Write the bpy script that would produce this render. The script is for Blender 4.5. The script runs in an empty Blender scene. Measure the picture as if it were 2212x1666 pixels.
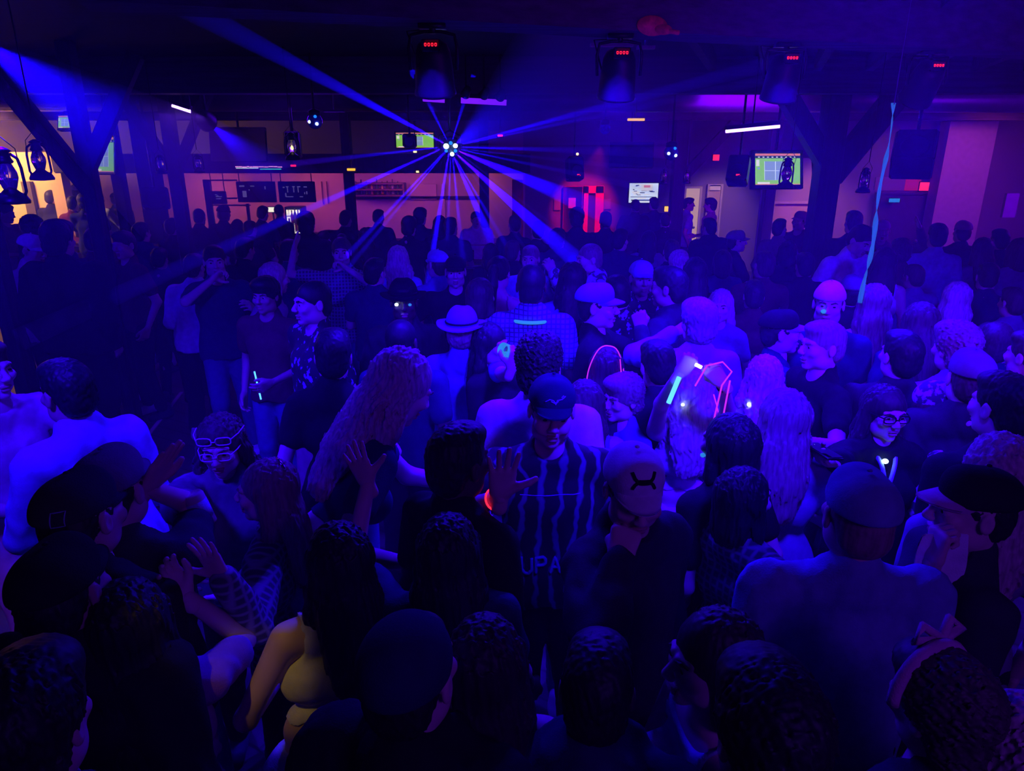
import bpy, math, random
import numpy as np
from mathutils import Matrix, Vector
random.seed(3)
scene = bpy.context.scene
COL = scene.collection

# ---------------------------------------------------------------- camera
FPX, CX, CY, PITCH = 1500.0, 1106.0, 833.0, math.radians(18.5)   # for a 2212 x 1666 frame
CAMP = np.array([0.0, 0.0, 2.58])
cam = bpy.data.cameras.new('camera'); camo = bpy.data.objects.new('camera', cam); COL.objects.link(camo)
camo.location = CAMP; camo.rotation_euler = (math.pi/2 - PITCH, 0, 0)
cam.sensor_width = 36; cam.lens = FPX/2212*36; cam.clip_start = .05; cam.clip_end = 100
scene.camera = camo
def ray(u, v):
    a, b = (u-CX)/FPX, (CY-v)/FPX
    c, s = math.cos(PITCH), math.sin(PITCH)
    return np.array([a, c + s*b, c*b - s])
def at(u, v, Y):                 # a point of the room seen at pixel (u, v), Y metres into the room
    r = ray(u, v); return CAMP + r*(Y/r[1])
def atz(u, v, z):                # the same, at height z
    r = ray(u, v); return CAMP + r*((z-CAMP[2])/r[2])

# ---------------------------------------------------------------- view, world
vs_ = scene.view_settings
vs_.view_transform = 'Standard'; vs_.look = 'None'; vs_.gamma = 1; vs_.use_curve_mapping = False
vs_.exposure = 0.0
cy = scene.cycles
cy.use_denoising = True
cy.max_bounces = 4; cy.diffuse_bounces = 2; cy.glossy_bounces = 2; cy.transmission_bounces = 4; cy.volume_bounces = 0
cy.transparent_max_bounces = 16; cy.sample_clamp_indirect = 3; cy.caustics_reflective = False; cy.caustics_refractive = False
cy.use_light_tree = True; cy.use_adaptive_sampling = True; cy.adaptive_threshold = .05
w = bpy.data.worlds.new('world'); scene.world = w; w.use_nodes = True
w.node_tree.nodes['Background'].inputs[0].default_value = (.03, .005, .10, 1)
w.node_tree.nodes['Background'].inputs[1].default_value = .02

# ---------------------------------------------------------------- lamps of the room, added fill lamps among them
BLUE = (.020, .0, 1.0); VIOLET = (.10, .0, 1.0)
def lamp(name, kind, loc, power, col, to=None, size=.2, spot=60, blend=.6, size_y=None):
    l = bpy.data.lights.new(name, kind); o = bpy.data.objects.new(name, l); COL.objects.link(o)
    l.energy = power; l.color = col; o.location = [float(x) for x in loc]
    if kind == 'AREA': l.shape = 'RECTANGLE'; l.size = size; l.size_y = size_y or size
    else: l.shadow_soft_size = size
    if kind == 'SPOT': l.spot_size = math.radians(spot); l.spot_blend = blend
    if to is not None: o.rotation_euler = (Vector([float(x) for x in to])-Vector([float(x) for x in loc])).to_track_quat('-Z', 'Y').to_euler()
    return o
# blue stage lamps under the near beam, shining down on the dance floor
for u, pw in ((935,1000), (1338,1650), (1697,1250), (2007,950)):
    p = atz(u, 42+(u-740)*79/1472, 3.16); lamp('blue_stage_lamp', 'SPOT', (p[0], p[1]-.05, 2.98), pw, BLUE, (p[0]*.95, p[1]-.9, .9), .10, 105, .8)
lamp('blue_stage_lamp', 'SPOT', (-2.4, 3.4, 2.9), 500, BLUE, (-2.1, 3.5, .9), .10, 105, .8)
# front wash from above the stage edge
for x, tx, pw in ((-1.8,-1.4,600), (.9,.7,1100), (3.0,2.4,1100)):
    lamp('front_wash', 'SPOT', (x, 1.3, 3.25), pw, BLUE, (tx, 4.6, .8), .15, 75, .9)
# violet wash over the right and the far room, added as fill
lamp('violet_wash', 'AREA', (8.5, 8.5, 3.2), 130, (.20,.0,1.0), (7.0, 10.5, 1.6), 1.6)
lamp('violet_wash', 'AREA', (3.2, 10.0, 3.1), 60, (.24,.0,1.0), (3.2, 15.5, 1.8), 1.2)
lamp('violet_wash', 'AREA', (-2.5, 8.5, 3.2), 30, VIOLET, (-2.5, 6.5, 0), 1.2)
lamp('violet_near', 'AREA', (1.5, -1.2, 3.3), 26, (.16,.02,1.0), (1.2, 1.6, 1.6), .8)
lamp('blue_far', 'SPOT', (.5, 7.5, 3.1), 160, BLUE, (.8, 5.0, 1.0), .12, 95, .8)
lamp('blue_left', 'SPOT', (-5.5, 4.2, 3.2), 150, BLUE, (-3.4, 6.6, 1.0), .12, 70, .8)
# added violet fill that lifts beams and ceiling
lamp('beam_fill', 'AREA', (1.8, 2.0, 2.7), 22, (.22,.0,1.0), (2.2, 4.0, 3.4), 1.5)
# pink and orange light in the bar, warm light in the hall on the left
for x, pw in ((-6.4,14), (-4.4,10), (-2.2,5)): lamp('bar_light', 'AREA', (x, 14.4, 2.12), pw, (1.0,.17,.26), (x, 15.6, 1.2), .9, size_y=.2)
lamp('bar_light', 'AREA', (-.9, 14.0, 2.15), 5, (1.0,.20,.25), (-.9, 15.6, 1.2), .9, size_y=.2)
lamp('bar_violet', 'AREA', (-3.0, 13.8, 2.12), 16, (.35,.0,1.0), (-3.0, 15.6, 1.0), 3.5, size_y=.2)
lamp('hall_light', 'AREA', (-9.0, 11.6, 2.9), 190, (1.0,.50,.10), (-9.6, 13.0, 1.5), .6)
lamp('red_door_fill', 'SPOT', (1.65, 13.6, 2.7), 420, (1.0,.02,.10), (1.62, 15.9, 1.45), .06, 34, .5)  # added red lamp that brightens the red door
lamp('booth_light', 'SPOT', (6.0, 11.6, 3.0), 190, (1.0,.30,.34), (5.6, 13.0, 1.2), .15, 70, .8)
lamp('door_light', 'SPOT', (4.6, 14.4, 2.6), 90, (1.0,.5,.45), (4.5, 15.9, 1.0), .15, 70, .8)
lamp('door_wall_light', 'SPOT', (7.8, 11.0, 3.2), 75, (1.0,.10,.55), (7.9, 13.5, 1.6), .2, 85, .9)  # added reddish fill for the right back walls
# a yellow and a red lamp that catch the floor's left corner
lamp('yellow_lamp', 'SPOT', (-.95, .30, 3.1), 26, (1.0,.62,.0), at(590, 1440, 1.6), .03, 9, .8)
lamp('red_lamp', 'SPOT', (-1.8, .5, 2.9), 40, (1.0,.10,.01), at(110, 1400, 2.9), .05, 14, .7)
# ---------------------------------------------------------------- helpers
def rot(ax, deg):
    a = math.radians(deg); c, s = math.cos(a), math.sin(a)
    if ax == 'x': return np.array([[1,0,0],[0,c,-s],[0,s,c]])
    if ax == 'y': return np.array([[c,0,s],[0,1,0],[-s,0,c]])
    return np.array([[c,-s,0],[s,c,0],[0,0,1]])

def V(*a): return np.array(a, float)

def unit(v):
    n = np.linalg.norm(v)
    return v/n if n > 1e-9 else v

# signed distance primitives ------------------------------------------------
class Cone:                      # round cone, optional squash of one axis in a frame
    def __init__(s, a, b, ra, rb, k=.02, sub=False, sq=None, fr=None):
        s.a, s.b, s.ra, s.rb, s.k, s.sub, s.sq, s.fr = V(*a), V(*b), ra, rb, k, sub, sq, fr
    def box(s, m):
        r = max(s.ra, s.rb)*1.05 + m
        return np.minimum(s.a, s.b)-r, np.maximum(s.a, s.b)+r
    def d(s, P):
        if s.sq is not None:     # squash: scale local y about a
            M = s.fr if s.fr is not None else np.eye(3)
            Q = (P - s.a) @ M
            B = (s.b - s.a) @ M
            Q = Q/np.array([1, s.sq, 1]); B = B/np.array([1, s.sq, 1])
            A = np.zeros(3); f = (1+s.sq)/2
        else:
            Q, A, B, f = P - s.a, np.zeros(3), s.b - s.a, 1
        L = B @ B
        t = np.clip((Q @ B)/max(L, 1e-9), 0, 1)
        D = Q - t[:, None]*B
        return (np.sqrt((D*D).sum(1)) - (s.ra + (s.rb - s.ra)*t))*f

class Ell:
    def __init__(s, c, r, k=.02, sub=False, M=None):
        s.c, s.r, s.k, s.sub, s.M = V(*c), V(*r), k, sub, M
    def box(s, m):
        r = (s.r if s.M is None else np.full(3, s.r.max())) + m
        return s.c - r, s.c + r
    def d(s, P):
        Q = P - s.c
        if s.M is not None: Q = Q @ s.M
        k0 = np.sqrt(((Q/s.r)**2).sum(1)); k1 = np.sqrt(((Q/s.r**2)**2).sum(1))
        return k0*(k0-1)/np.maximum(k1, 1e-6)

def xf_prims(prims, M, t, s=1.0):
    out = []
    for p in prims:
        if isinstance(p, Cone):
            fr = M @ (p.fr if p.fr is not None else np.eye(3)) if p.sq is not None else None
            out.append(Cone(M @ p.a*s+t, M @ p.b*s+t, p.ra*s, p.rb*s, p.k*s, p.sub, p.sq, fr))
        else:
            out.append(Ell(M @ p.c*s+t, p.r*s, p.k*s, p.sub, M @ (p.M if p.M is not None else np.eye(3))))
    return out

_rs = np.random.RandomState(5)
_W = [( _rs.randn(3), _rs.rand()*6.28) for _ in range(40)]
def wav(P, f, n=6, st=(1,1,1), off=0):
    """smooth band noise -1..1, st stretches the axes"""
    o = np.zeros(len(P)); Q = P*np.array(st)*f
    for i in range(n):
        w, ph = _W[(i+off) % 40]
        o += np.sin(Q @ w + ph + 1.3*np.sin(Q @ w[::-1]*.7 + ph))
    return o/n*1.4

def polymesh(prims, h, post=None, lo=None, hi=None):
    """smooth union of primitives -> surface nets mesh (verts, quads)"""
    bs = [p.box(.03) for p in prims if not p.sub]
    L = np.min([b[0] for b in bs], 0); H = np.max([b[1] for b in bs], 0)
    if lo is not None: L = np.maximum(L, lo)
    if hi is not None: H = np.minimum(H, hi)
    n = np.ceil((H-L)/h).astype(int) + 2
    ax = [L[i] + h*np.arange(n[i]) for i in range(3)]
    F = np.full(tuple(n), .06, np.float64)
    for p in prims:
        a, b = p.box(.045)
        i0 = np.clip(np.floor((a-L)/h).astype(int), 0, n-1); i1 = np.clip(np.ceil((b-L)/h).astype(int)+1, 1, n)
        if (i1 <= i0).any(): continue
        sl = tuple(slice(i0[i], i1[i]) for i in range(3))
        G = np.stack(np.meshgrid(*[ax[i][sl[i]] for i in range(3)], indexing='ij'), -1)
        sh = G.shape[:3]
        d = p.d(G.reshape(-1, 3)).reshape(sh)
        o = F[sl]; k = p.k
        if p.sub:
            d = -d; hh = np.maximum(k - np.abs(o-d), 0)/k
            F[sl] = np.maximum(o, d) + hh*hh*k*.25
        else:
            hh = np.maximum(k - np.abs(o-d), 0)/k
            F[sl] = np.minimum(o, d) - hh*hh*k*.25
    if post is not None:
        m = np.abs(F) < .055
        idx = np.nonzero(m)
        P = np.stack([ax[i][idx[i]] for i in range(3)], 1)
        F[idx] = post(P, F[idx])
    F[0], F[-1] = np.maximum(F[0], h*.5), np.maximum(F[-1], h*.5)
    F[:, 0], F[:, -1] = np.maximum(F[:, 0], h*.5), np.maximum(F[:, -1], h*.5)
    F[:, :, 0], F[:, :, -1] = np.maximum(F[:, :, 0], h*.5), np.maximum(F[:, :, -1], h*.5)
    return nets(F, L, h)

def nets(F, L, h):
    n = np.array(F.shape); S = F < 0
    c = [S[i:n[0]-1+i, j:n[1]-1+j, k:n[2]-1+k] for i in (0,1) for j in (0,1) for k in (0,1)]
    cnt = np.sum(c, 0)
    act = (cnt > 0) & (cnt < 8)
    ids = np.full(act.shape, -1, np.int64)
    ix = np.nonzero(act); N = len(ix[0])
    if N == 0: return np.zeros((0,3)), np.zeros((0,4), int)
    ids[ix] = np.arange(N)
    acc = np.zeros((N, 3)); w = np.zeros(N)
    base = np.stack(ix, 1)
    offs = [(i,j,k) for i in (0,1) for j in (0,1) for k in (0,1)]
    val = {o: F[ix[0]+o[0], ix[1]+o[1], ix[2]+o[2]] for o in offs}
    for o in offs:
        for a in range(3):
            if o[a] == 0:
                o2 = list(o); o2[a] = 1; o2 = tuple(o2)
                f0, f1 = val[o], val[o2]
                m = (f0 < 0) != (f1 < 0)
                t = np.where(m, f0/np.where(m, f0-f1, 1), 0)
                p = np.tile(np.array(o, float), (N, 1)); p[:, a] += t
                acc[m] += p[m]; w[m] += 1
    Vt = L + h*(base + acc/w[:, None])
    Q = []
    for a in range(3):
        b, c2 = (a+1) % 3, (a+2) % 3
        s0 = [slice(None)]*3; s1 = [slice(None)]*3
        s0[a] = slice(0, n[a]-1); s1[a] = slice(1, n[a])
        A, B = S[tuple(s0)], S[tuple(s1)]
        e = A != B
        # need interior in b and c
        e = e.copy()
        for q in (b, c2):
            sl = [slice(None)]*3; sl[q] = 0; e[tuple(sl)] = False
            sl[q] = n[q]-1; e[tuple(sl)] = False
        E = np.stack(np.nonzero(e), 1)
        if len(E) == 0: continue
        flip = A[tuple(E.T)]
        db = np.zeros(3, int); db[b] = 1; dc = np.zeros(3, int); dc[c2] = 1
        g = lambda X: ids[tuple(X.T)]
        q = np.stack([g(E-db-dc), g(E-dc), g(E), g(E-db)], 1)
        q[~flip] = q[~flip][:, ::-1]
        Q.append(q)
    Q = np.concatenate(Q); Q = Q[(Q >= 0).all(1)]
    return Vt, Q

def smooth(Vt, Q, it=1, f=.5):
    for _ in range(it):
        acc = np.zeros_like(Vt); w = np.zeros(len(Vt))
        for i in range(4):
            j = (i+1) % 4
            np.add.at(acc, Q[:, i], Vt[Q[:, j]]); np.add.at(w, Q[:, i], 1)
            np.add.at(acc, Q[:, j], Vt[Q[:, i]]); np.add.at(w, Q[:, j], 1)
        Vt = Vt*(1-f) + f*acc/np.maximum(w, 1)[:, None]
    return Vt

# mesh accumulation ---------------------------------------------------------
class MB:
    """collects shapes into ONE mesh"""
    def __init__(s): s.v = []; s.f = []; s.m = []; s.n = 0
    def add(s, v, f, mi=0):
        v = np.asarray(v, float).reshape(-1, 3)
        s.v.append(v)
        s.f += [tuple(int(i)+s.n for i in q) for q in f] if not isinstance(f, np.ndarray) else (f+s.n).tolist()
        s.m += [mi]*len(f) if np.isscalar(mi) else list(mi)
        s.n += len(v); return s
    def box(s, c, d, M=None, mi=0, bev=0):
        d = V(*d)/2; c = V(*c)
        if bev > 0:
            b = min(bev, d.min()*.9); v = []; 
            for sx in (-1,1):
                for sy in (-1,1):
                    for sz in (-1,1):
                        v += [(sx*(d[0]-b), sy*(d[1]-b), sz*d[2]), (sx*(d[0]-b), sy*d[1], sz*(d[2]-b)), (sx*d[0], sy*(d[1]-b), sz*(d[2]-b))]
            v = V(*[x for t in v for x in t]).reshape(-1, 3)
            g = lambda i, j, k, t: ((i*2+j)*2+k)*3 + t
            f = []
            for z in (0,1):
                q = [g(0,0,z,0), g(1,0,z,0), g(1,1,z,0), g(0,1,z,0)]; f.append(q if z else q[::-1])
                q = [g(0,z,0,1), g(0,z,1,1), g(1,z,1,1), g(1,z,0,1)]; f.append(q if z else q[::-1])
                q = [g(z,0,0,2), g(z,1,0,2), g(z,1,1,2), g(z,0,1,2)]; f.append(q if z else q[::-1])
            for i in (0,1):
                for j in (0,1):
                    for k in (0,1):
                        f.append([g(i,j,k,0), g(i,j,k,1), g(i,j,k,2)])
            for i in (0,1):
                for j in (0,1):
                    f.append([g(i,j,0,1), g(i,j,1,1), g(i,j,1,2), g(i,j,0,2)])
                    f.append([g(i,0,j,0), g(i,1,j,0), g(i,1,j,2), g(i,0,j,2)])
                    f.append([g(0,i,j,0), g(1,i,j,0), g(1,i,j,1), g(0,i,j,1)])
        else:
            v = V(*[x for sx in (-1,1) for sy in (-1,1) for sz in (-1,1) for x in (sx*d[0], sy*d[1], sz*d[2])]).reshape(-1, 3)
            f = [(0,1,3,2),(4,6,7,5),(0,4,5,1),(2,3,7,6),(0,2,6,4),(1,5,7,3)]
        if M is not None: v = v @ np.asarray(M).T
        return s.add(v+c, f, mi)
    def tube(s, pts, r, n=8, mi=0, cap=True, closed=False):
        pts = [V(*p) for p in pts]; K = len(pts)
        rr = [r]*K if np.isscalar(r) else list(r)
        v = []; up = None
        for i, p in enumerate(pts):
            if closed: t = unit(pts[(i+1) % K]-pts[i-1])
            else: t = unit(pts[min(i+1, K-1)]-pts[max(i-1, 0)])
            if up is None:
                up = V(0,0,1) if abs(t[2]) < .9 else V(1,0,0)
            x = unit(np.cross(up, t)); y = np.cross(t, x); up = y
            for j in range(n):
                a = 2*math.pi*j/n; v.append(p + rr[i]*(math.cos(a)*x + math.sin(a)*y))
        f = []
        for i in range(K if closed else K-1):
            for j in range(n):
                a, b = i*n+j, i*n+(j+1) % n; i2 = (i+1) % K
                f.append((a, b, i2*n+(j+1) % n, i2*n+j))
        if cap and not closed:
            f.append(tuple(range(n))[::-1]); f.append(tuple((K-1)*n+j for j in range(n)))
        return s.add(v, f, mi)
    def lathe(s, prof, c=(0,0,0), n=20, M=None, mi=0, sc=(1,1,1)):
        v = []; f = []
        for r, z in prof:
            for j in range(n):
                a = 2*math.pi*j/n; v.append((r*math.cos(a), r*math.sin(a), z))
        for i in range(len(prof)-1):
            for j in range(n):
                f.append((i*n+j, i*n+(j+1) % n, (i+1)*n+(j+1) % n, (i+1)*n+j))
        f.append(tuple(range(n))[::-1]); f.append(tuple((len(prof)-1)*n+j for j in range(n)))
        v = np.array(v)*np.array(sc)
        if M is not None: v = v @ np.asarray(M).T
        return s.add(v+V(*c), f, mi)
    def build(s, name, mats, parent=None, loc=(0,0,0), M=None, sm=True):
        me = bpy.data.meshes.new(name)
        if s.v: me.from_pydata(np.concatenate(s.v).tolist(), [], s.f)
        mats = mats if isinstance(mats, (list, tuple)) else [mats]
        for m in mats: me.materials.append(m)
        if len(mats) > 1: me.polygons.foreach_set('material_index', s.m)
        if sm: me.polygons.foreach_set('use_smooth', [True]*len(me.polygons))
        me.update()
        o = bpy.data.objects.new(name, me); COL.objects.link(o)
        o.location = loc
        if M is not None: o.rotation_euler = Matrix(np.asarray(M).tolist()).to_euler()
        if parent is not None: o.parent = parent
        return o

def gridmesh(name, v, q, mat, parent=None, mi=None):
    me = bpy.data.meshes.new(name)
    nv, nq = len(v), len(q)
    me.vertices.add(nv); me.vertices.foreach_set('co', np.asarray(v, np.float32).ravel())
    me.loops.add(nq*4); me.loops.foreach_set('vertex_index', np.asarray(q, np.int32).ravel())
    me.polygons.add(nq); me.polygons.foreach_set('loop_start', np.arange(0, nq*4, 4, dtype=np.int32))
    mats = mat if isinstance(mat, (list, tuple)) else [mat]
    for m in mats: me.materials.append(m)
    if mi is not None: me.polygons.foreach_set('material_index', np.asarray(mi, np.int32))
    me.update(calc_edges=True)
    me.polygons.foreach_set('use_smooth', np.ones(nq, bool))
    o = bpy.data.objects.new(name, me); COL.objects.link(o)
    if parent is not None: o.parent = parent
    return o

def tag(o, label=None, cat=None, group=None, kind=None):
    if label: o['label'] = label
    if cat: o['category'] = cat
    if group: o['group'] = group
    if kind: o['kind'] = kind
    return o

def empty(name, loc=(0,0,0), rz=0, label=None, cat=None, group=None):
    o = bpy.data.objects.new(name, None); COL.objects.link(o)
    o.location = [float(x) for x in loc]; o.rotation_euler = (0, 0, math.radians(rz)); o.empty_display_size = .1
    return tag(o, label, cat, group)

# materials -----------------------------------------------------------------
def mat(name, col, rough=.75, metal=0, var=.12, scale=12, bump=0, bscale=60, emit=None, es=0, spec=.3, stretch=None, trans=0, sheen=0):
    m = bpy.data.materials.new(name); m.use_nodes = True
    nt = m.node_tree; b = nt.nodes['Principled BSDF']
    b.inputs['Roughness'].default_value = rough; b.inputs['Metallic'].default_value = metal
    b.inputs['Specular IOR Level'].default_value = spec
    if trans: b.inputs['Transmission Weight'].default_value = trans
    if sheen: b.inputs['Sheen Weight'].default_value = sheen
    tc = nt.nodes.new('ShaderNodeTexCoord'); src = tc.outputs['Object']
    if stretch:
        mp = nt.nodes.new('ShaderNodeMapping'); mp.inputs['Scale'].default_value = stretch
        nt.links.new(src, mp.inputs['Vector']); src = mp.outputs['Vector']
    if var > 0:
        nz = nt.nodes.new('ShaderNodeTexNoise'); nz.inputs['Scale'].default_value = scale; nz.inputs['Detail'].default_value = 4
        rp = nt.nodes.new('ShaderNodeValToRGB')
        rp.color_ramp.elements[0].position = .3; rp.color_ramp.elements[1].position = .7
        rp.color_ramp.elements[0].color = [c*(1-var) for c in col[:3]]+[1]
        rp.color_ramp.elements[1].color = [min(1, c*(1+var)) for c in col[:3]]+[1]
        nt.links.new(src, nz.inputs['Vector']); nt.links.new(nz.outputs['Fac'], rp.inputs['Fac'])
        nt.links.new(rp.outputs['Color'], b.inputs['Base Color'])
    else: b.inputs['Base Color'].default_value = list(col[:3])+[1]
    if bump > 0:
        n2 = nt.nodes.new('ShaderNodeTexNoise'); n2.inputs['Scale'].default_value = bscale; n2.inputs['Detail'].default_value = 3
        bp = nt.nodes.new('ShaderNodeBump'); bp.inputs['Strength'].default_value = bump; bp.inputs['Distance'].default_value = .01
        nt.links.new(src, n2.inputs['Vector']); nt.links.new(n2.outputs['Fac'], bp.inputs['Height']); nt.links.new(bp.outputs['Normal'], b.inputs['Normal'])
    if emit:
        b.inputs['Emission Color'].default_value = list(emit[:3])+[1]; b.inputs['Emission Strength'].default_value = es
    return m
# ---------------------------------------------------------------- materials of the place
M = {}
def mk(k, *a, **kw): M[k] = mat(k, *a, **kw)
def emis(k, col, st):
    m = bpy.data.materials.new(k); m.use_nodes = True; b = m.node_tree.nodes['Principled BSDF']
    b.inputs['Base Color'].default_value = (*[c*.04 for c in col], 1); b.inputs['Emission Color'].default_value = (*col, 1); b.inputs['Emission Strength'].default_value = st
    M[k] = m
def planks(k, c1, c2, sc, rough=.5, rz=0):
    m = bpy.data.materials.new(k); m.use_nodes = True; nt = m.node_tree; b = nt.nodes['Principled BSDF']
    tc = nt.nodes.new('ShaderNodeTexCoord'); mp = nt.nodes.new('ShaderNodeMapping'); mp.inputs['Rotation'].default_value = (0, 0, rz)
    br = nt.nodes.new('ShaderNodeTexBrick'); br.inputs['Scale'].default_value = sc; br.inputs['Brick Width'].default_value = 2.2; br.inputs['Row Height'].default_value = .18
    br.inputs['Mortar Size'].default_value = .008
    br.inputs['Color1'].default_value = (*c1, 1); br.inputs['Color2'].default_value = (*c2, 1); br.inputs['Mortar'].default_value = (*[c*.25 for c in c1], 1)
    nz = nt.nodes.new('ShaderNodeTexNoise'); nz.inputs['Scale'].default_value = 3; nz.inputs['Detail'].default_value = 6
    mx = nt.nodes.new('ShaderNodeMixRGB'); mx.blend_type = 'MULTIPLY'; mx.inputs[0].default_value = .6
    L = nt.links.new
    L(tc.outputs['Object'], mp.inputs['Vector']); L(mp.outputs['Vector'], br.inputs['Vector']); L(mp.outputs['Vector'], nz.inputs['Vector'])
    L(br.outputs['Color'], mx.inputs[1]); L(nz.outputs['Fac'], mx.inputs[2]); L(mx.outputs['Color'], b.inputs['Base Color'])
    b.inputs['Roughness'].default_value = rough; M[k] = m
mk('skin', (.62,.40,.42), rough=.55, var=.05, spec=.35); mk('skin_tan', (.42,.22,.24), rough=.55, var=.05); mk('skin_dark', (.10,.05,.06), rough=.5, var=.05)
mk('lip', (.42,.12,.20), rough=.45, var=.05)
mk('eye_white', (.5,.5,.55), rough=.2, var=0); mk('eye_dark', (.02,.015,.02), rough=.1, var=0)
for k, c in dict(black=(.012,.010,.018), brown=(.07,.035,.05), darkbrown=(.03,.016,.03), blonde=(.50,.34,.40), lightbrown=(.24,.13,.18), grey=(.25,.22,.28)).items():
    mk('hair_'+k, c, rough=.55, var=.35, scale=90, stretch=(1,1,.12), spec=.35)
for k, c in dict(black=(.010,.009,.016), charcoal=(.03,.028,.045), navy=(.02,.025,.09), maroon=(.10,.012,.04), grey=(.16,.15,.20), bluegrey=(.16,.20,.48), white=(.72,.70,.82), lightblue=(.34,.38,.75),
                 pink=(.55,.25,.45), jeans=(.07,.09,.26), lightjeans=(.34,.38,.62), whitejeans=(.62,.60,.74), tan=(.30,.20,.22), olive=(.08,.08,.07), purple=(.22,.08,.35), orange=(.75,.13,.03), brownleather=(.10,.05,.05), green=(.05,.12,.08)).items():
    mk(k, c, rough=.85, var=.12, scale=25, bump=.25, bscale=220, spec=.15)
def pattern(k, fn, c1, c2, rough=.8, **kw):
    m = bpy.data.materials.new(k); m.use_nodes = True; nt = m.node_tree; b = nt.nodes['Principled BSDF']; L = nt.links.new
    tc = nt.nodes.new('ShaderNodeTexCoord'); r = nt.nodes.new('ShaderNodeValToRGB'); r.color_ramp.interpolation = 'CONSTANT' if kw.get('hard') else 'LINEAR'
    e = r.color_ramp.elements; e[0].color = (*c1, 1); e[1].color = (*c2, 1); e[0].position = kw.get('p0', .45); e[1].position = kw.get('p1', .55)
    if fn == 'plaid':
        a = nt.nodes.new('ShaderNodeTexWave'); a.bands_direction = 'X'; a.inputs['Scale'].default_value = 11; a.inputs['Distortion'].default_value = .6
        c = nt.nodes.new('ShaderNodeTexWave'); c.bands_direction = 'Z'; c.inputs['Scale'].default_value = 11; c.inputs['Distortion'].default_value = .6
        ad = nt.nodes.new('ShaderNodeMath'); ad.operation = 'MAXIMUM'
        for q in (a, c): L(tc.outputs['Object'], q.inputs['Vector'])
        L(a.outputs['Fac'], ad.inputs[0]); L(c.outputs['Fac'], ad.inputs[1]); src = ad.outputs[0]
    elif fn == 'stripe':
        a = nt.nodes.new('ShaderNodeTexWave'); a.bands_direction = 'X'; a.inputs['Scale'].default_value = kw.get('scale', 6); a.inputs['Distortion'].default_value = kw.get('dist', 2.5); a.inputs['Detail'].default_value = 3
        L(tc.outputs['Object'], a.inputs['Vector']); src = a.outputs['Fac']
    elif fn == 'vor':
        a = nt.nodes.new('ShaderNodeTexVoronoi'); a.inputs['Scale'].default_value = kw.get('scale', 60); L(tc.outputs['Object'], a.inputs['Vector']); src = a.outputs['Distance']
    else:
        a = nt.nodes.new('ShaderNodeTexNoise'); a.inputs['Scale'].default_value = kw.get('scale', 9); a.inputs['Detail'].default_value = 2; L(tc.outputs['Object'], a.inputs['Vector']); src = a.outputs['Fac']
    L(src, r.inputs['Fac']); L(r.outputs['Color'], b.inputs['Base Color']); b.inputs['Roughness'].default_value = rough
    if kw.get('metal'): b.inputs['Metallic'].default_value = kw['metal']
    M[k] = m
pattern('plaid', 'plaid', (.22,.24,.58), (.04,.04,.14), p0=.55, p1=1.0)
pattern('flannel', 'plaid', (.05,.03,.08), (.24,.18,.34), p0=.5, p1=1.0)
pattern('camo', 'noise', (.06,.07,.12), (.50,.52,.72), scale=16, p0=.45, p1=.5)
pattern('floral', 'noise', (.010,.010,.02), (.35,.35,.55), scale=22, p0=.60, p1=.64)
pattern('drip', 'stripe', (.010,.009,.018), (.11,.11,.24), scale=5, dist=9, p0=.66, p1=.92)
pattern('sequin', 'vor', (.65,.62,.8), (.02,.02,.04), rough=.25, metal=.6, scale=75, p0=.12, p1=.34)
pattern('bandana', 'noise', (.06,.05,.12), (.60,.58,.75), scale=30, p0=.47, p1=.53)
pattern('striped', 'stripe', (.05,.04,.09), (.45,.42,.6), scale=10, dist=.4)
mk('shoe', (.03,.03,.04), var=0); mk('shoe_white', (.6,.6,.65), var=0)
# building
planks('floor_wood', (.10,.055,.075), (.075,.04,.06), 1.0, .38, .5)
mk('wall_paint', (.20,.14,.22), rough=.9, var=.06, scale=2); mk('wall_light', (.48,.33,.32), rough=.9, var=.06, scale=2)
mk('wall_grey', (.30,.24,.30), rough=.9, var=.06, scale=2)
planks('ceiling_wood', (.030,.018,.034), (.022,.013,.028), 1.0, .8, .15)
mk('beam_wood', (.075,.045,.085), rough=.8, var=.35, scale=5, stretch=(.3,6,6), bump=.4, bscale=14)
mk('post_wood', (.035,.022,.04), rough=.8, var=.3, scale=6, stretch=(6,6,.4), bump=.4, bscale=14)
mk('black_plastic', (.012,.012,.018), rough=.45, var=.1); mk('black_metal', (.015,.014,.02), rough=.4, metal=.3, var=.1)
mk('grey_metal', (.25,.25,.3), rough=.35, metal=.8, var=.1); mk('chrome', (.7,.7,.75), rough=.12, metal=1, var=0)
mk('bar_wood', (.14,.06,.05), rough=.4, var=.3, scale=4, stretch=(.4,5,5)); mk('door_red', (.75,.03,.07), rough=.5, var=.05); mk('door_dark', (.06,.04,.08), rough=.6, var=.1)
mk('frame_light', (.45,.36,.42), rough=.6, var=.08); mk('paper', (.7,.68,.72), rough=.8, var=.03); mk('duct', (.10,.09,.13), rough=.4, metal=.6, var=.1)
mk('glass', (.9,.9,.95), rough=.05, var=0, trans=.9, spec=.5); mk('cup', (.6,.6,.7), rough=.15, var=0, trans=.6)
emis('uv_tube', (.45,.22,1.0), 7); emis('uv_strip', (.20,.01,1.0), 1.1); emis('red_led', (1,.01,.03), 2.2); emis('exit_red', (1,.02,.03), 1.2); emis('dim_red', (.8,.01,.10), .35)
emis('lens_white', (.45,.75,1.0), 9); emis('lens_blue', (.01,.20,1.0), 1.5); emis('amber', (1,.42,.02), 1.6); emis('bulb_warm', (1,.75,.30), 2.2); emis('led_green', (.45,1,.0), 1.3)
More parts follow.
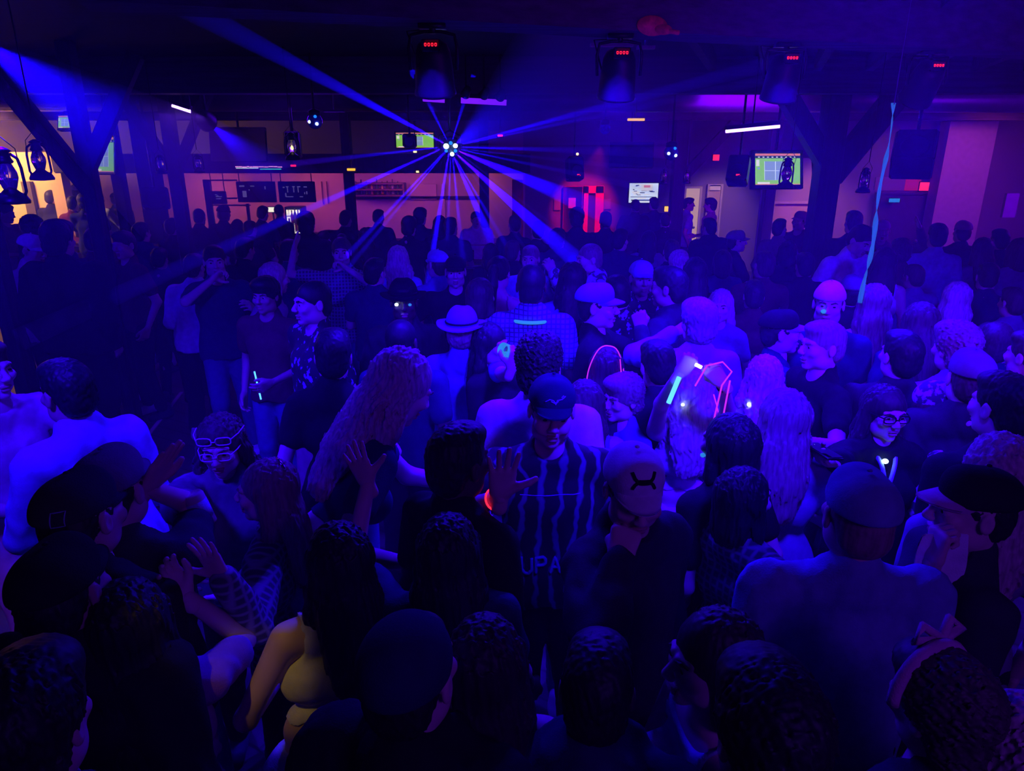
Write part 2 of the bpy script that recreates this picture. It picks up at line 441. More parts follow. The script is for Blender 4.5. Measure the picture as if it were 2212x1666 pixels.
emis('scr_green', (.32,.78,.06), .75); emis('scr_court', (.30,.42,.72), .75); emis('scr_white', (.95,.9,.8), .8); emis('scr_dark', (.02,.05,.12), .5); emis('scr_red', (.9,.25,.2), .8); emis('scr_line', (.75,.85,.95), .9)
emis('fridge_glow', (.95,.88,.65), 1.5); emis('door_glow', (.85,.48,.30), .55); emis('cyan', (.02,.25,.75), .8); emis('glow_pink', (.60,.02,.80), 1.1); emis('glow_red', (1,.02,.06), 1.6)
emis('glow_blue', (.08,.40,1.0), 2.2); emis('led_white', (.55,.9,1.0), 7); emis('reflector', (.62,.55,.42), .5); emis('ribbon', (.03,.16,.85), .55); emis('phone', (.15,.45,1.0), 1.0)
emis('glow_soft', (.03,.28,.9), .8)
# ---------------------------------------------------------------- people: templates
_cache = {}
def cached(key, fn):
    if key not in _cache: _cache[key] = fn()
    return _cache[key]

def head_prims(sex, smile):
    w = 1.0 if sex == 'm' else .95
    j = 1.0 if sex == 'm' else .88
    p = [Cone((0,.018,-.05),(0,.034,-.165),.054*(.95 if sex=='m' else .82),.054*(1 if sex=='m' else .85),.02),
         Ell((0,.014,.03),(.075*w,.093,.086),.02),
         Ell((0,-.028,-.035),(.059*w,.060,.076),.03),
         Ell((0,-.066,-.098),(.023*j,.022,.019),.025)]
    for s in (-1, 1):
        p += [Ell((s*.044*j,-.012,-.072),(.02,.032,.024),.035),
              Ell((s*.042,-.066,-.022),(.022,.02,.02),.02),
              Cone((s*.014,-.087,.024),(s*.044,-.074,.024),.010,.008,.014),
              Ell((s*.031,-.100,.004),(.019,.018,.013),.012,True),
              Ell((s*.0315,-.0735,.003),(.0165,.0155,.0135),.004),
              Ell((s*.012,-.101,-.030),(.009,.010,.008),.006),
              Ell((s*.079*w,.010,-.006),(.009,.019,.031),.008),
              Ell((s*.088*w,.004,-.004),(.006,.010,.018),.005,True)]
    p += [Cone((0,-.086,.014),(0,-.110,-.024),.008,.0125,.010),
          Ell((0,-.090,-.060),(.026,.010,.006),.006),
          Ell((0,-.087,-.074),(.021,.011,.0075),.006)]
    if smile:
        p += [Cone((-.026,-.083,-.062),(0,-.102,-.068),.0035,.0045,.003,True),
              Cone((.026,-.083,-.062),(0,-.102,-.068),.0035,.0045,.003,True)]
        for s in (-1,1): p.append(Ell((s*.038,-.074,-.040),(.018,.016,.016),.014))
    else:
        p.append(Cone((-.024,-.095,-.067),(.024,-.095,-.067),.003,.003,.003,True))
    return p

def head_mesh(sex, smile, h):
    def mk():
        v, q = polymesh(head_prims(sex, smile), h)
        c = v[q].mean(1)
        lips = (np.abs(c[:,0]) < .023) & (c[:,2] > -.083) & (c[:,2] < -.054) & (c[:,1] < -.085)
        return v, q, lips.astype(int)
    return cached(('head', sex, smile, h), mk)

def eye_mesh(side):
    def mk():
        V_ = []; F_ = []; M_ = []; n = 0
        for s in (side,):
            N = 12; v = []; f = []; m = []
            for i in range(1, 8):
                th = math.pi*i/8*.5*1.2
                for j in range(N):
                    a = 2*math.pi*j/N
                    v.append((s*.0315+.0125*math.sin(th)*math.cos(a), -.0765-.0136*math.cos(th), .003+.0085*math.sin(th)*math.sin(a)))
            for i in range(6):
                for j in range(N):
                    f.append((i*N+j, i*N+(j+1)%N, (i+1)*N+(j+1)%N, (i+1)*N+j)); m.append(1 if i < 2 else 0)
            f.append(tuple(range(N))[::-1]); m.append(1)
            V_ += v; F_ += [tuple(k+n for k in t) for t in f]; M_ += m; n += len(v)
        return V_, F_, M_
    return cached(('eyes', side), mk)

def brow_mesh(side):
    def mk():
        pr = []
        for s in (side,): pr += [Cone((s*.015,-.095,.021),(s*.034,-.091,.027),.0042,.004,.004), Cone((s*.034,-.091,.027),(s*.048,-.080,.021),.004,.0025,.004)]
        return polymesh(pr, .0028)
    return cached(('brows', side), mk)

def hair_mesh(kind, h):
    def mk():
        P = []; N = dict(f=260, st=(1,1,.22), a=.004)
        shell = [Ell((0,.020,.034),(.087,.104,.095),.02)]
        face = [Ell((0,-.125,-.035),(.060,.072,.092),.012,True)]
        neckf = [Ell((0,-.06,-.12),(.2,.10,.10),.01,True)]
        if kind == 'buzz':
            P = [Ell((0,.018,.034),(.080,.098,.089),.02), Ell((0,.06,-.03),(.066,.05,.06),.02)] + face + [Ell((0,-.07,-.09),(.2,.10,.10),.01,True), Ell((0,.06,-.13),(.2,.10,.05),.01,True)] + [Ell((s*.085,.004,-.02),(.02,.03,.035),.006,True) for s in (-1,1)]
            N = dict(f=400, st=(1,1,1), a=.0015)
        elif kind == 'short':
            P = [Ell((0,.018,.038),(.081,.099,.089),.02), Ell((0,-.03,.090),(.064,.066,.034),.03), Ell((0,.06,-.02),(.07,.052,.07),.02)] + face + [Ell((0,-.07,-.09),(.2,.10,.10),.01,True), Ell((0,.06,-.14),(.2,.10,.05),.01,True)] + [Ell((s*.09,.004,-.02),(.022,.03,.035),.006,True) for s in (-1,1)]
            N = dict(f=330, st=(1,1,.3), a=.004)
        elif kind in ('messy', 'curly'):
            P = [Ell((0,.018,.046),(.093,.108,.098),.02), Ell((0,-.045,.09),(.075,.07,.045),.03), Ell((0,.06,-.03),(.08,.06,.07),.02)] + [Ell((0,-.13,-.045),(.058,.07,.088),.012,True), Ell((0,-.08,-.12),(.2,.12,.10),.01,True)]
            N = dict(f=250 if kind == 'curly' else 280, st=(1,1,.8) if kind == 'curly' else (1,1,.35), a=.009 if kind == 'curly' else .006)
        elif kind == 'afro':
            P = [Ell((0,.03,.06),(.13,.13,.13),.02)] + [Ell((0,-.13,-.045),(.062,.08,.088),.012,True)]
            N = dict(f=260, st=(1,1,1), a=.009)
        elif kind in ('long', 'wavy', 'verylong'):
            e = {'long': -.34, 'wavy': -.36, 'verylong': -.50}[kind]; w = .02 if kind == 'wavy' else 0
            P = shell + face + [Cone((0,.060,.01),(0,.105,e),.085,.070,.03,sq=.62), Cone((0,.085,-.12),(0,.11,e*.7),.10,.09,.03,sq=.45)]
            for s in (-1,1):
                P += [Cone((s*.062,.015,.03),(s*(.082+w),.03,-.13),.032,.035,.02), Cone((s*(.082+w),.03,-.13),(s*(.088+w),.02,e+.02),.035,.024,.02)]
            N = dict(f=240, st=(1,1,.12), a=.007) if kind != 'wavy' else dict(f=200, st=(1,1,.2), a=.010)
        elif kind == 'bob':
            P = shell + face + [Cone((0,.05,.01),(0,.06,-.10),.085,.082,.03,sq=.8)]
            for s in (-1,1): P += [Cone((s*.062,.01,.03),(s*.078,.005,-.11),.033,.030,.02)]
            N = dict(f=240, st=(1,1,.12), a=.006)
        elif kind == 'pony':
            P = [Ell((0,.018,.034),(.082,.100,.091),.02)] + face + neckf + [Ell((0,.125,.05),(.026,.03,.026),.015), Cone((0,.145,.045),(0,.175,-.06),.030,.038,.02), Cone((0,.175,-.06),(0,.15,-.27),.038,.014,.02)]
            N = dict(f=240, st=(1,1,.2), a=.005)
        elif kind == 'bun':
            P = [Ell((0,.018,.034),(.082,.100,.091),.02)] + face + neckf + [Ell((0,.09,.11),(.042,.042,.038),.012)]
            N = dict(f=240, st=(1,1,.4), a=.005)
        def post(Q, d):
            Z = Q.copy()
            if kind == 'wavy': Z[:,0] += .014*np.sin(Q[:,2]*38+Q[:,1]*9); Z[:,1] += .010*np.sin(Q[:,2]*31+2)
            g = np.clip((Q[:,1]+.06)/.05, .25, 1)
            return d + N['a']*g*wav(Z, N['f'], 7, N['st'])
        v, q = polymesh(P, h, post)
        return v, q
    return cached(('hair', kind, h), mk)

def cap_mesh(kind, h):
    def mk():
        P = [Ell((0,.014,.036),(.0865,.1055,.088),.02)]
        if kind in ('cap', 'capback'): P.append(Ell((0,-.045,.070),(.062,.048,.054),.03))
        if kind == 'capback': P.append(Ell((0,-.11,.045),(.034,.03,.03),.004,True))
        if kind == 'beanie': P = [Ell((0,.014,.040),(.087,.107,.094),.02)]
        if kind in ('fedora', 'cowboy'):
            P = [Ell((0,.012,.05),(.088,.106,.098),.02), Ell((0,.0,.165),(.02,.07,.035),.03,True)]
        z0 = .030 if kind != 'beanie' else .012
        def post(Q, d): return np.maximum(d, z0 + .12*np.clip(Q[:,1]-.0, 0, 1)*0 - Q[:,2] - .10*np.clip(-Q[:,1], 0, .1))
        v, q = polymesh(P, h, post)
        return smooth(v, q, 1), q
    return cached(('cap', kind, h), mk)

def brim_mesh(kind):
    def mk():
        m = MB(); v = []; f = []
        if kind in ('fedora', 'cowboy'):
            R = .062 if kind == 'fedora' else .095; n = 40; rows = 6
            for k, dz in ((0, .0), (1, .004)):
                for i in range(rows):
                    t = i/(rows-1)
                    for j in range(n):
                        a = 2*math.pi*j/n; c, s = math.cos(a), math.sin(a)
                        up = (.045 if kind == 'cowboy' else .012)*abs(c)**2*t*t - .012*abs(s)*t
                        v.append(((.080+R*t)*c, .012+(.098+R*t)*s, .035+dz+up))
            for k in (0, 1):
                o = k*rows*n
                for i in range(rows-1):
                    for j in range(n):
                        q = (o+i*n+j, o+i*n+(j+1)%n, o+(i+1)*n+(j+1)%n, o+(i+1)*n+j); f.append(q if k else q[::-1])
            for j in range(n):
                a, b = (rows-1)*n+j, (rows-1)*n+(j+1)%n; f.append((a, b, b+rows*n, a+rows*n))
            return v, f
        nu, nt = 18, 7
        for k, dz in ((0, 0), (1, .0035)):
            for i in range(nt):
                t = i/(nt-1)
                for j in range(nu+1):
                    a = math.radians(-66+132*j/nu)
                    x = .082*math.sin(a); y = .014-.100*math.cos(a)
                    e = .072*max(0, math.cos(a*90/66*1.0))**.55
                    xx = x*(1-.10*t); yy = y - e*t
                    v.append((xx, yy, .040-.005*t+dz-.55*(xx*xx)*6*(.4+.6*t)-.010*t*t))
        N = nu+1
        for k in (0,1):
            o = k*nt*N
            for i in range(nt-1):
                for j in range(nu):
                    q = (o+i*N+j, o+i*N+j+1, o+(i+1)*N+j+1, o+(i+1)*N+j); f.append(q[::-1] if k else q)
        for j in range(nu):
            a = (nt-1)*N+j; f.append((a, a+1, a+1+nt*N, a+nt*N)[::-1])
        return v, f
    return cached(('brim', kind), mk)

def hand_mesh(pose, h):
    def mk():
        C = {'open': (4, 22), 'relax': (26, 6), 'grip': (58, 2), 'fist': (82, 0), 'flat': (3, 3), 'point': (70, 2)}
        curl, spread = C[pose]
        P = [Cone((0,0,-.035),(0,0,.02),.026,.027,.02,sq=.8)]
        xs = [.031, .0105, -.0105, -.030]; ln = [.070,.079,.073,.056]; rs = [.0098,.0100,.0094,.0084]
        sp = [.45,.10,-.25,-.75]
        for i in range(4):
            P.append(Cone((xs[i]*.55,0,.018),(xs[i],0,.086-abs(i-1)*.003),.018,.0135,.012,sq=.8))
            c = curl if not (pose == 'point' and i == 0) else 3
            base = V(xs[i], 0, .088-abs(i-1)*.003-(.005 if i == 3 else 0)); side = math.radians(spread*sp[i])
            L = [ln[i]*.46, ln[i]*.31, ln[i]*.25]; a = 0; p = base; r = rs[i]
            for k in range(3):
                a += math.radians(c*(.8,1.1,.8)[k] + (i*2 if pose == 'relax' else 0))
                dv = V(math.sin(side)*math.cos(a), -math.sin(a), math.cos(side)*math.cos(a))
                q = p + dv*L[k]; P.append(Cone(p, q, r, r*.92, .004)); p = q; r *= .92
        T = {'open': [(.024,-.004,.03),(.056,-.012,.052),(.083,-.014,.066),(.102,-.012,.080)],
             'flat': [(.024,-.004,.03),(.046,-.012,.06),(.055,-.014,.085),(.058,-.014,.105)],
             'relax': [(.024,-.006,.03),(.044,-.020,.058),(.050,-.030,.082),(.050,-.036,.102)],
             'grip': [(.024,-.010,.03),(.048,-.034,.045),(.048,-.060,.062),(.034,-.078,.074)],
             'fist': [(.022,-.010,.03),(.040,-.030,.055),(.026,-.046,.078),(.004,-.050,.084)]}
        t = T.get(pose, T['fist'])
        P += [Cone(t[0],t[1],.017,.0135,.012), Cone(t[1],t[2],.0130,.0112,.004), Cone(t[2],t[3],.0112,.0092,.004)]
        return polymesh(P, h)
    return cached(('hand', pose, h), mk)

def shoe_mesh():
    def mk():
        return polymesh([Cone((0,.06,.035),(0,-.10,.03),.042,.044,.02,sq=None), Cone((0,.04,.06),(0,-.01,.06),.04,.036,.03), Cone((0,.05,.07),(0,.045,.11),.038,.04,.02)], .011,
                        lambda Q, d: np.maximum(d, .0-Q[:,2]+.001))
    return cached('shoe', mk)

def frame_to(z, palm):
    """hand frame: z = finger direction, -y = palm direction"""
    z = unit(z); y = -palm; y = unit(y - (y@z)*z)
    if np.linalg.norm(y) < .1: y = unit(np.cross(z, V(1,0,0)))
    return np.stack([np.cross(y, z), y, z], 1)

def ik(S, T, a, b, pole):
    D = T - S; L = np.linalg.norm(D); Lm = (a+b)*.995
    if L > Lm: T = S + D/L*Lm; D = T-S; L = Lm
    L = max(L, abs(a-b)*1.05+.02)
    x = (a*a - b*b + L*L)/(2*L); y = math.sqrt(max(a*a-x*x, 0))
    d = unit(D); p = unit(pole - (pole@d)*d)
    return S + d*x + p*y, S + d*L

ARMS = {  # wrist target in chest frame (x towards the own side), hand pose
    'down': ((.215,-.03,.90), 'relax', (.3,.6,-.2)), 'front': ((.12,-.26,1.10), 'relax', (.6,.4,-1)),
    'fold': ((.02,-.20,1.20), 'fist', (.8,0,-1)), 'drink': ((.13,-.33,1.22), 'grip', (.6,.3,-1)),
    'phone': ((.08,-.28,1.42), 'grip', (.6,0,-1)), 'mouth': ((.06,-.20,1.53), 'grip', (1,-.2,-.7)),
    'up': ((.22,-.10,1.92), 'open', (1,.2,0)), 'upbent': ((.36,-.12,1.68), 'open', (1,.3,-.6)),
    'hip': ((.24,.0,1.03), 'relax', (1,.6,0)), 'reach': ((.16,-.50,1.38), 'relax', (.6,.2,-1)),
    'sideout': ((.60,-.12,1.36), 'open', (.2,.2,-1)), 'back': ((.10,.16,1.08), 'relax', (1,.6,0)), 'tuck': ((.06,-.22,1.16), 'fist', (.12,-.3,-1)), 'pocket': ((.22,-.06,.93), 'relax', (1,.7,0))}

def to_world(u, v, Y):
    return CAMP + ray(u, v)*(Y/ray(u, v)[1])

PEOPLE = []; SPOTS = []
def person(label, u, v, Y=None, s=None, h=180, sex='m', lean=(0,0), head=(0,0,0), L='down', R='down',
           hair=('short','black'), hat=None, top=('tee','black'), bottom=('pants','jeans'), skin='skin', smile=False,
           build=1.0, group=None, z0=0.0, extras=None, face=None, hips=0, legs=None, twist=0, lod=None):
    rs = random.Random(int(u*7+v*13))
    ratio = 1.0 if sex == 'm' else .93
    # frames (metres, scale 1)
    Mc = rot('z', twist) @ rot('y', lean[1]) @ rot('x', lean[0])     # chest frame about waist (x rot >0 leans forward)
    wp = V(0,0,.99)
    def ch(p): return Mc @ (V(*p) - wp) + wp
    Mh = Mc @ rot('x', -lean[0]*.75) @ rot('z', head[0]) @ rot('x', head[1]) @ rot('y', head[2])
    nb = V(0,.02,1.50)
    hc = ch(nb) + Mh @ V(0,-.015,.13)
    # placement ------------------------------------------------------------
    R_ = ray(u, v)
    if Y is None:
        s0 = (s or 1.0)*ratio
        Y = (CAMP[2]-(hc[2]*s0+z0))/(-R_[2]/R_[1])
        if Y < 0 or Y > 20: Y = 8
    A_ = rot('z', h); best = None
    for dlt in (0,.03,-.03,.06,-.06,.09,-.09,.12,-.12,.16,-.16,.2,-.2):
        if dlt and Y < 4: break
        Y2 = Y*(1+dlt); W = to_world(u, v, Y2); sc = (W[2]-z0)/hc[2]
        if dlt and not .88 <= sc <= 1.08: continue
        if Y2 > 15.2: continue
        x_, y_ = W[:2] - (A_ @ hc*sc)[:2]
        dm = min([math.hypot(x_-a, y_-b) for a, b in SPOTS] + [9]); q = min(dm, .50)*(1-abs(dlt)*.5)
        if best is None or q > best[0]+.01: best = (q, Y2)
        if dm > .50: break
    Y = best[1]; W = to_world(u, v, Y)
    sc = (W[2]-z0)/hc[2]; SPOTS.append(tuple(W[:2] - (A_ @ hc*sc)[:2]))
    note = ''
    if not .86 <= sc <= 1.10: note = ' <<< scale'
    PEOPLE.append((label, round(float(W[0]),2), round(float(Y),2), round(float(sc*1.75),2), note))
    A = rot('z', h)
    hcw = A @ hc*sc
    root_loc = V(W[0]-hcw[0], W[1]-hcw[1], z0)
    d0 = W[1]
    hs = .0045 if d0 < 2.9 else (.006 if d0 < 4.6 else .0085)
    hb = .010 if d0 < 2.9 else (.0135 if d0 < 4.6 else .018)
    if lod: hs, hb = lod
    root = empty('person', root_loc, h, label, 'person', group)
    bld = build*(1.0 if sex == 'm' else .90)
    # torso ---------------------------------------------------------------
    shw = (.178 if sex == 'm' else .158)*(.5+.5*bld)
    hipw = .088
    def cp(a, b, ra, rb, k=.03, sq=None): return Cone(ch(a), ch(b), ra, rb, k, sq=sq, fr=Mc if sq else None)
    def torso(inf=0, low=True):
        P = []
        if low: P += [Cone((-.062,0,.94),(.062,0,.94),.098*bld+inf,.098*bld+inf,.04,sq=.88)]
        P += [cp((-.045,0,1.07),(.045,0,1.07),(.096 if sex == 'm' else .086)*bld+inf,(.096 if sex == 'm' else .086)*bld+inf,.05,.80)]
        P += [cp((-.055,.005,1.27),(.055,.005,1.27),.104*bld+inf,.104*bld+inf,.05,.76)]
        P += [cp((-shw+.035,.01,1.405),(shw-.035,.01,1.405),.058+inf,.058+inf,.04,.9)]
        P += [cp((-.07,.02,1.43),(0,.022,1.485),.042+inf,.045+inf,.04), cp((.07,.02,1.43),(0,.022,1.485),.042+inf,.045+inf,.04)]
        if sex == 'f':
            for q in (-1,1): P.append(Ell(ch((q*.068,-.072,1.265)),(.062+inf,.055+inf,.058+inf),.03,M=Mc))
        return P
    # arms ----------------------------------------------------------------
    arms = []
    for sd, spec in ((-1, R), (1, L)):
        if isinstance(spec, str): spec = (spec,)
        kind = spec[0]; opt = spec[1] if len(spec) > 1 and isinstance(spec[1], dict) else {}
        if kind == 'px':
            wt = to_world(*spec[2]); T = (A.T @ (wt-root_loc))/sc; pose = opt.get('pose', 'relax'); pole = V(sd*.6,.3,-1)
        else:
            t, pose, pole = ARMS[kind]; T = ch((sd*t[0], t[1], t[2])); pole = Mc @ V(sd*pole[0], pole[1], pole[2])
            pose = opt.get('pose', pose)
            T = T + V(rs.uniform(-.02,.02), rs.uniform(-.02,.02), rs.uniform(-.02,.02))
        if 'pole' in opt: pole = A.T @ V(*opt['pole'])
        S_ = ch((sd*(shw+.005),.01,1.405))
        E, T = ik(S_, T, .285, .255, pole)
        fd = unit(T-E)
        palm = A.T @ V(*opt['palm']) if 'palm' in opt else Mc @ V(-sd, -.15, 0)
        fdir = unit(A.T @ V(*opt['dir'])) if 'dir' in opt else fd
        arms.append((sd, S_, E, T, frame_to(fdir, palm), pose))
    def armp(inf, f=1.0, upto=1.0, k=.025):
        P = []
        for sd, S_, E, T, fr, pose in arms:
            u1 = min(1, upto*2)
            P.append(Cone(S_, S_+(E-S_)*u1, .048*bld*f+inf, (.048-(.048-.036)*u1)*bld*f+inf, k))
            if upto > .5:
                u2 = (upto-.5)*2
                P.append(Cone(E, E+(T-E)*u2, .037*f*(.5+.5*bld)+inf, (.037-.012*u2)*f+inf*.8, .015))
        return P
    # legs ----------------------------------------------------------------
    lg = legs or {}
    lp = []
    for sd in (-1, 1):
        hp = V(sd*hipw,0,.92)
        kn = V(*lg[sd][0]) if sd in lg else V(sd*.10, -.02+rs.uniform(-.03,.01), .50)
        an = V(*lg[sd][1]) if sd in lg else V(sd*(.11+rs.uniform(0,.03)), .03, .09)
        lp.append((sd, hp, kn, an))
    def legp(inf, f=1.0, upto=1.0, flare=0):
        P = []
        for sd, hp, kn, an in lp:
            u1 = min(1, upto*2)
            P.append(Cone(hp, hp+(kn-hp)*u1, .088*bld*f+inf, (.088-.032*u1)*bld*f+inf+flare*u1, .04))
            if upto > .5:
                u2 = (upto-.5)*2
                P += [Cone(kn, kn+(an-kn)*u2, .056*f+inf, (.056-.020*u2)*f+inf+flare, .02)]
                if flare == 0: P.append(Ell(kn+(an-kn)*.3+V(0,.02,0), (.045*f+inf,.045*f+inf,.11), .03))
        return P
    ttype = top[0]; long_sl = ttype in ('hood','long','jacket','shirt','dress_long')
    bt = bottom[0]
    seed = rs.randrange(30)
    cov = lambda c: .90 if c else 1.0
    P = torso(-.004) + armp(-.006 if long_sl else 0, 1) + legp(0, .84 if bt in ('pants','wide') else 1.0)
    P += [Cone(ch((0,.012,1.47)), ch(nb)+Mh@V(0,-.004,.04), .050*(1 if sex=='m' else .84), .048*(1 if sex=='m' else .84), .03)]
    v, q = polymesh(P, hb)
    vs, qs, ms = [v], [q], [np.zeros(len(q), int)]; n = len(v)
    hsc = (1.0 if sex == 'm' else 1.0)
    hv, hq, hm = head_mesh(sex, smile, hs)
    def headx(x, grow=1.0): return (np.asarray(x)*grow) @ Mh.T + hc
    vs.append(headx(hv)); qs.append(hq+n); ms.append(hm); n += len(hv)
    for sd, S_, E, T, fr, pose in arms:
        av, aq = hand_mesh(pose, hs if d0 < 4.6 else .007)
        av = av.copy()
        if sd > 0: av[:,0] *= -1; aq = aq[:, ::-1]
        vs.append(av @ fr.T*(1.0 if sex=='m' else .92) + T); qs.append(aq+n); ms.append(np.zeros(len(aq), int)); n += len(av)
    for sd, hp, kn, an in lp:
        pass
    gridmesh('body', np.concatenate(vs)*sc, np.concatenate(qs), [M[skin], M['lip']], root, np.concatenate(ms))
    # clothes ---------------------------------------------------------------
    sleeve = {'tee':.30,'polo':.30,'tank':0,'crop':0,'croptee':.26,'hood':.98,'long':.98,'jacket':.98,'shirt':.98,'shirtshort':.34,'dress':0,'strap':0,'dress_long':.98,'none':0}[ttype]
    inf = {'tee':.014,'polo':.015,'tank':.009,'crop':.007,'croptee':.010,'hood':.030,'long':.012,'jacket':.028,'shirt':.018,'shirtshort':.018,'dress':.012,'strap':.006,'dress_long':.015,'none':0}[ttype]
    hem = {'crop':1.12,'croptee':1.13,'strap':1.10,'tank':.93,'dress':.62,'dress_long':.6,'hood':.86}.get(ttype, .87)
    amp = {'hood':.011,'jacket':.011,'shirt':.010,'tee':.008,'polo':.008}.get(ttype, .004)
    if ttype != 'none':
        TP = torso(inf)
        if ttype.startswith('dress'): TP += [Cone((0,0,.90),(0,0,.60),.12*bld+inf,.165*bld,.05,sq=.8)]
        elif ttype in ('tee','polo','hood','jacket','shirt','shirtshort','long'):
            TP += [cp((-.05,0,1.26),(-.055,0,1.0),.098*bld+inf,.098*bld+inf,.04,.82), cp((.05,0,1.26),(.055,0,1.0),.098*bld+inf,.098*bld+inf,.04,.82)] if sex == 'm' or ttype in ('hood','jacket') else []
            TP += [Cone((-.055,0,.98),(.055,0,.98),.100*bld+inf+.008,.100*bld+inf+.008,.05,sq=.85), Cone((-.06,0,.87),(.06,0,.87),.104*bld+inf+.006,.104*bld+inf+.006,.05,sq=.88)]
        if ttype not in ('tank','crop','strap','dress'): TP += [cp((0,.026,1.44),(0,.032,1.502),.066,.060,.03)]
        if sleeve > 0: TP += armp(inf+.004, 1, sleeve)
        if ttype == 'hood': TP += [Ell(ch((0,.085,1.47)),(.085,.05,.05),.03,M=Mc), Cone(ch((-.06,-.01,1.49)),ch((.06,-.01,1.49)),.05,.05,.03)]
        if ttype in ('jacket','shirt','shirtshort','polo'): TP += [Cone(ch((-.045,.03,1.49)),ch((.045,.03,1.49)),.046,.046,.01)]
        if ttype in ('tank','crop','dress'): TP = [t for t in TP]
        nbk = ch((0,-.015,1.545)); nax = Mc @ V(0,0,1)
        crop = ttype in ('crop','croptee','strap')
        def post(Q, d):
            Qc = (Q - wp) @ Mc + wp
            d = d + amp*wav(Q + .05*seed, 26, 6, (1,1,.55), seed) + amp*.45*wav(Q, 60, 5, (1,1,.5), seed+3)
            zz = Qc[:,2] if crop else Q[:,2]
            d = np.maximum(d, hem + .008*np.sin(Q[:,0]*30+seed) - zz)
            # neckline
            if ttype in ('tee','long','croptee','dress_long'): c, r = V(0,-.065,1.535), .085
            elif ttype in ('tank','crop','dress','strap'): c, r = V(0,-.05,1.53), .125
            else: c, r = V(0,-.06,1.55), .075
            dn = np.sqrt((((Qc-c)/np.array([1,1.1,1]))**2).sum(1)) - r
            d = np.maximum(d, -dn)
            if ttype in ('tank','crop','dress','strap'):
                for sg in (-1, 1):
                    da = np.sqrt(((Qc-V(sg*(shw+.03),0,1.40))**2).sum(1)) - .092
                    d = np.maximum(d, -da)
            if ttype == 'strap':
                d = np.where(Qc[:,2] > 1.36, np.maximum(d, np.abs(np.abs(Qc[:,0])-.085)-.011), d)
            return d
        tv, tq = polymesh(TP, hb*.95, post)
        nm = {'tee':'t_shirt','polo':'polo_shirt','tank':'tank_top','crop':'crop_top','croptee':'crop_top','hood':'hoodie','long':'long_sleeve_top','jacket':'jacket','shirt':'shirt','shirtshort':'shirt','dress':'dress','strap':'strappy_top','dress_long':'dress'}[ttype]
        gridmesh(nm, tv*sc, tq, M[top[1]], root)
    if bt:
        up, fl, inf2 = {'pants':(.97,.006,.010),'wide':(.98,.03,.014),'shorts':(.24,.01,.012),'longshorts':(.46,.02,.016),'skirt':(0,0,.012)}[bt]
        LP = [Cone((-.062,0,.94),(.062,0,.94),.098*bld+inf2,.098*bld+inf2,.04,sq=.88)]
        if up: LP += legp(inf2, 1, up, fl)
        else: LP += [Cone((0,0,.90),(0,0,.68),.13*bld,.16*bld,.04,sq=.85)]
        topz = 1.03
        def post2(Q, d):
            d = d + .0045*wav(Q, 30, 6, (1,1,.5), seed+5) + .002*wav(Q, 70, 5, (1,1,1), seed+9)
            return np.maximum(d, Q[:,2]-topz)
        bv, bq = polymesh(LP, max(hb, .0125), post2)
        gridmesh({'pants':'trousers','wide':'trousers','shorts':'shorts','longshorts':'shorts','skirt':'skirt'}[bt], bv*sc, bq, M[bottom[1]], root)
    sv, sq_ = shoe_mesh()
    for sd, hp, kn, an in lp:
        gridmesh('shoe', (sv + V(an[0], an[1], an[2]-.09))*sc, sq_, M['shoe' if rs.random() < .6 else 'shoe_white'], root)
    # hair, hats ------------------------------------------------------------
    if (d0 < 5 and abs(h) < 115) or face:
        for q in (-1, 1):
            ev, ef, em = eye_mesh(q); mb = MB(); mb.add(headx(ev)*sc, ef, em); mb.build('eye', [M['eye_white'], M['eye_dark']], root)
            if hair:
                wv, wq = brow_mesh(q); gridmesh('eyebrow', headx(wv)*sc, wq, M['hair_'+hair[1]] if hair[1] != 'blonde' else M['hair_brown'], root)
    if hair:
        gv, gq = hair_mesh(hair[0], hs)
        if hat:                                   # hair lies flat under a hat
            gv = gv.copy(); t = np.clip((gv[:,2]-.01)/.04, 0, 1); gv[:,:2] = gv[:,:2]*(1-.14*t[:,None]); gv[:,2] = np.where(gv[:,2] > .04, .04+(gv[:,2]-.04)*.75, gv[:,2])
        gridmesh('hair', headx(gv)*sc, gq, M['hair_'+hair[1]], root)
    if hat:
        hk = hat[0]; back = hk == 'capback'
        cv, cq = cap_mesh(hk, hs*1.15)
        Rb = rot('z', 180) if back else np.eye(3)
        off = V(0,.012 if not back else .016,.004)
        fx = lambda x: ((np.asarray(x) @ Rb.T + off) @ rot('x', hat[3] if len(hat) > 3 else 0).T)
        co = gridmesh({'cap':'cap','capback':'cap','beanie':'beanie','fedora':'fedora','cowboy':'cowboy_hat'}[hk], headx(fx(cv))*sc, cq, M[hat[1]], root)
        if hk != 'beanie':
            bv, bf = brim_mesh(hk); mb = MB(); mb.add(headx(fx(bv))*sc, bf); mb.build('brim', M[hat[2] if len(hat) > 2 and hat[2] else hat[1]], co)
            if hk in ('cap','capback'):
                mb = MB(); mb.lathe([(.001,.006),(.006,.004),(.007,0)], n=10); 
                mb.v[0] = headx(fx(mb.v[0]+V(0,.012,.130)))*sc; mb.build('button', M[hat[1]], co)
            elif hk in ('fedora','cowboy'):
                mb = MB(); mb.tube([(.0895*math.cos(a), .012+.1075*math.sin(a), .052) for a in np.linspace(0, 2*math.pi, 33)[:-1]], .006, 6, closed=True)
                mb.v[0] = headx(fx(mb.v[0]))*sc; mb.build('hat_band', M['black'], co)
    ctx = dict(root=root, sc=sc, A=A, Mh=Mh, Mc=Mc, ch=ch, hc=hc, headx=lambda x, g=1.0: headx(x, g)*sc, arms=arms, loc=root_loc, W=W,
               hatx=(lambda x: headx(fx(x))*sc) if hat else None, hato=co if hat else None, hs=hs)
    if extras: extras(ctx)
    return ctx

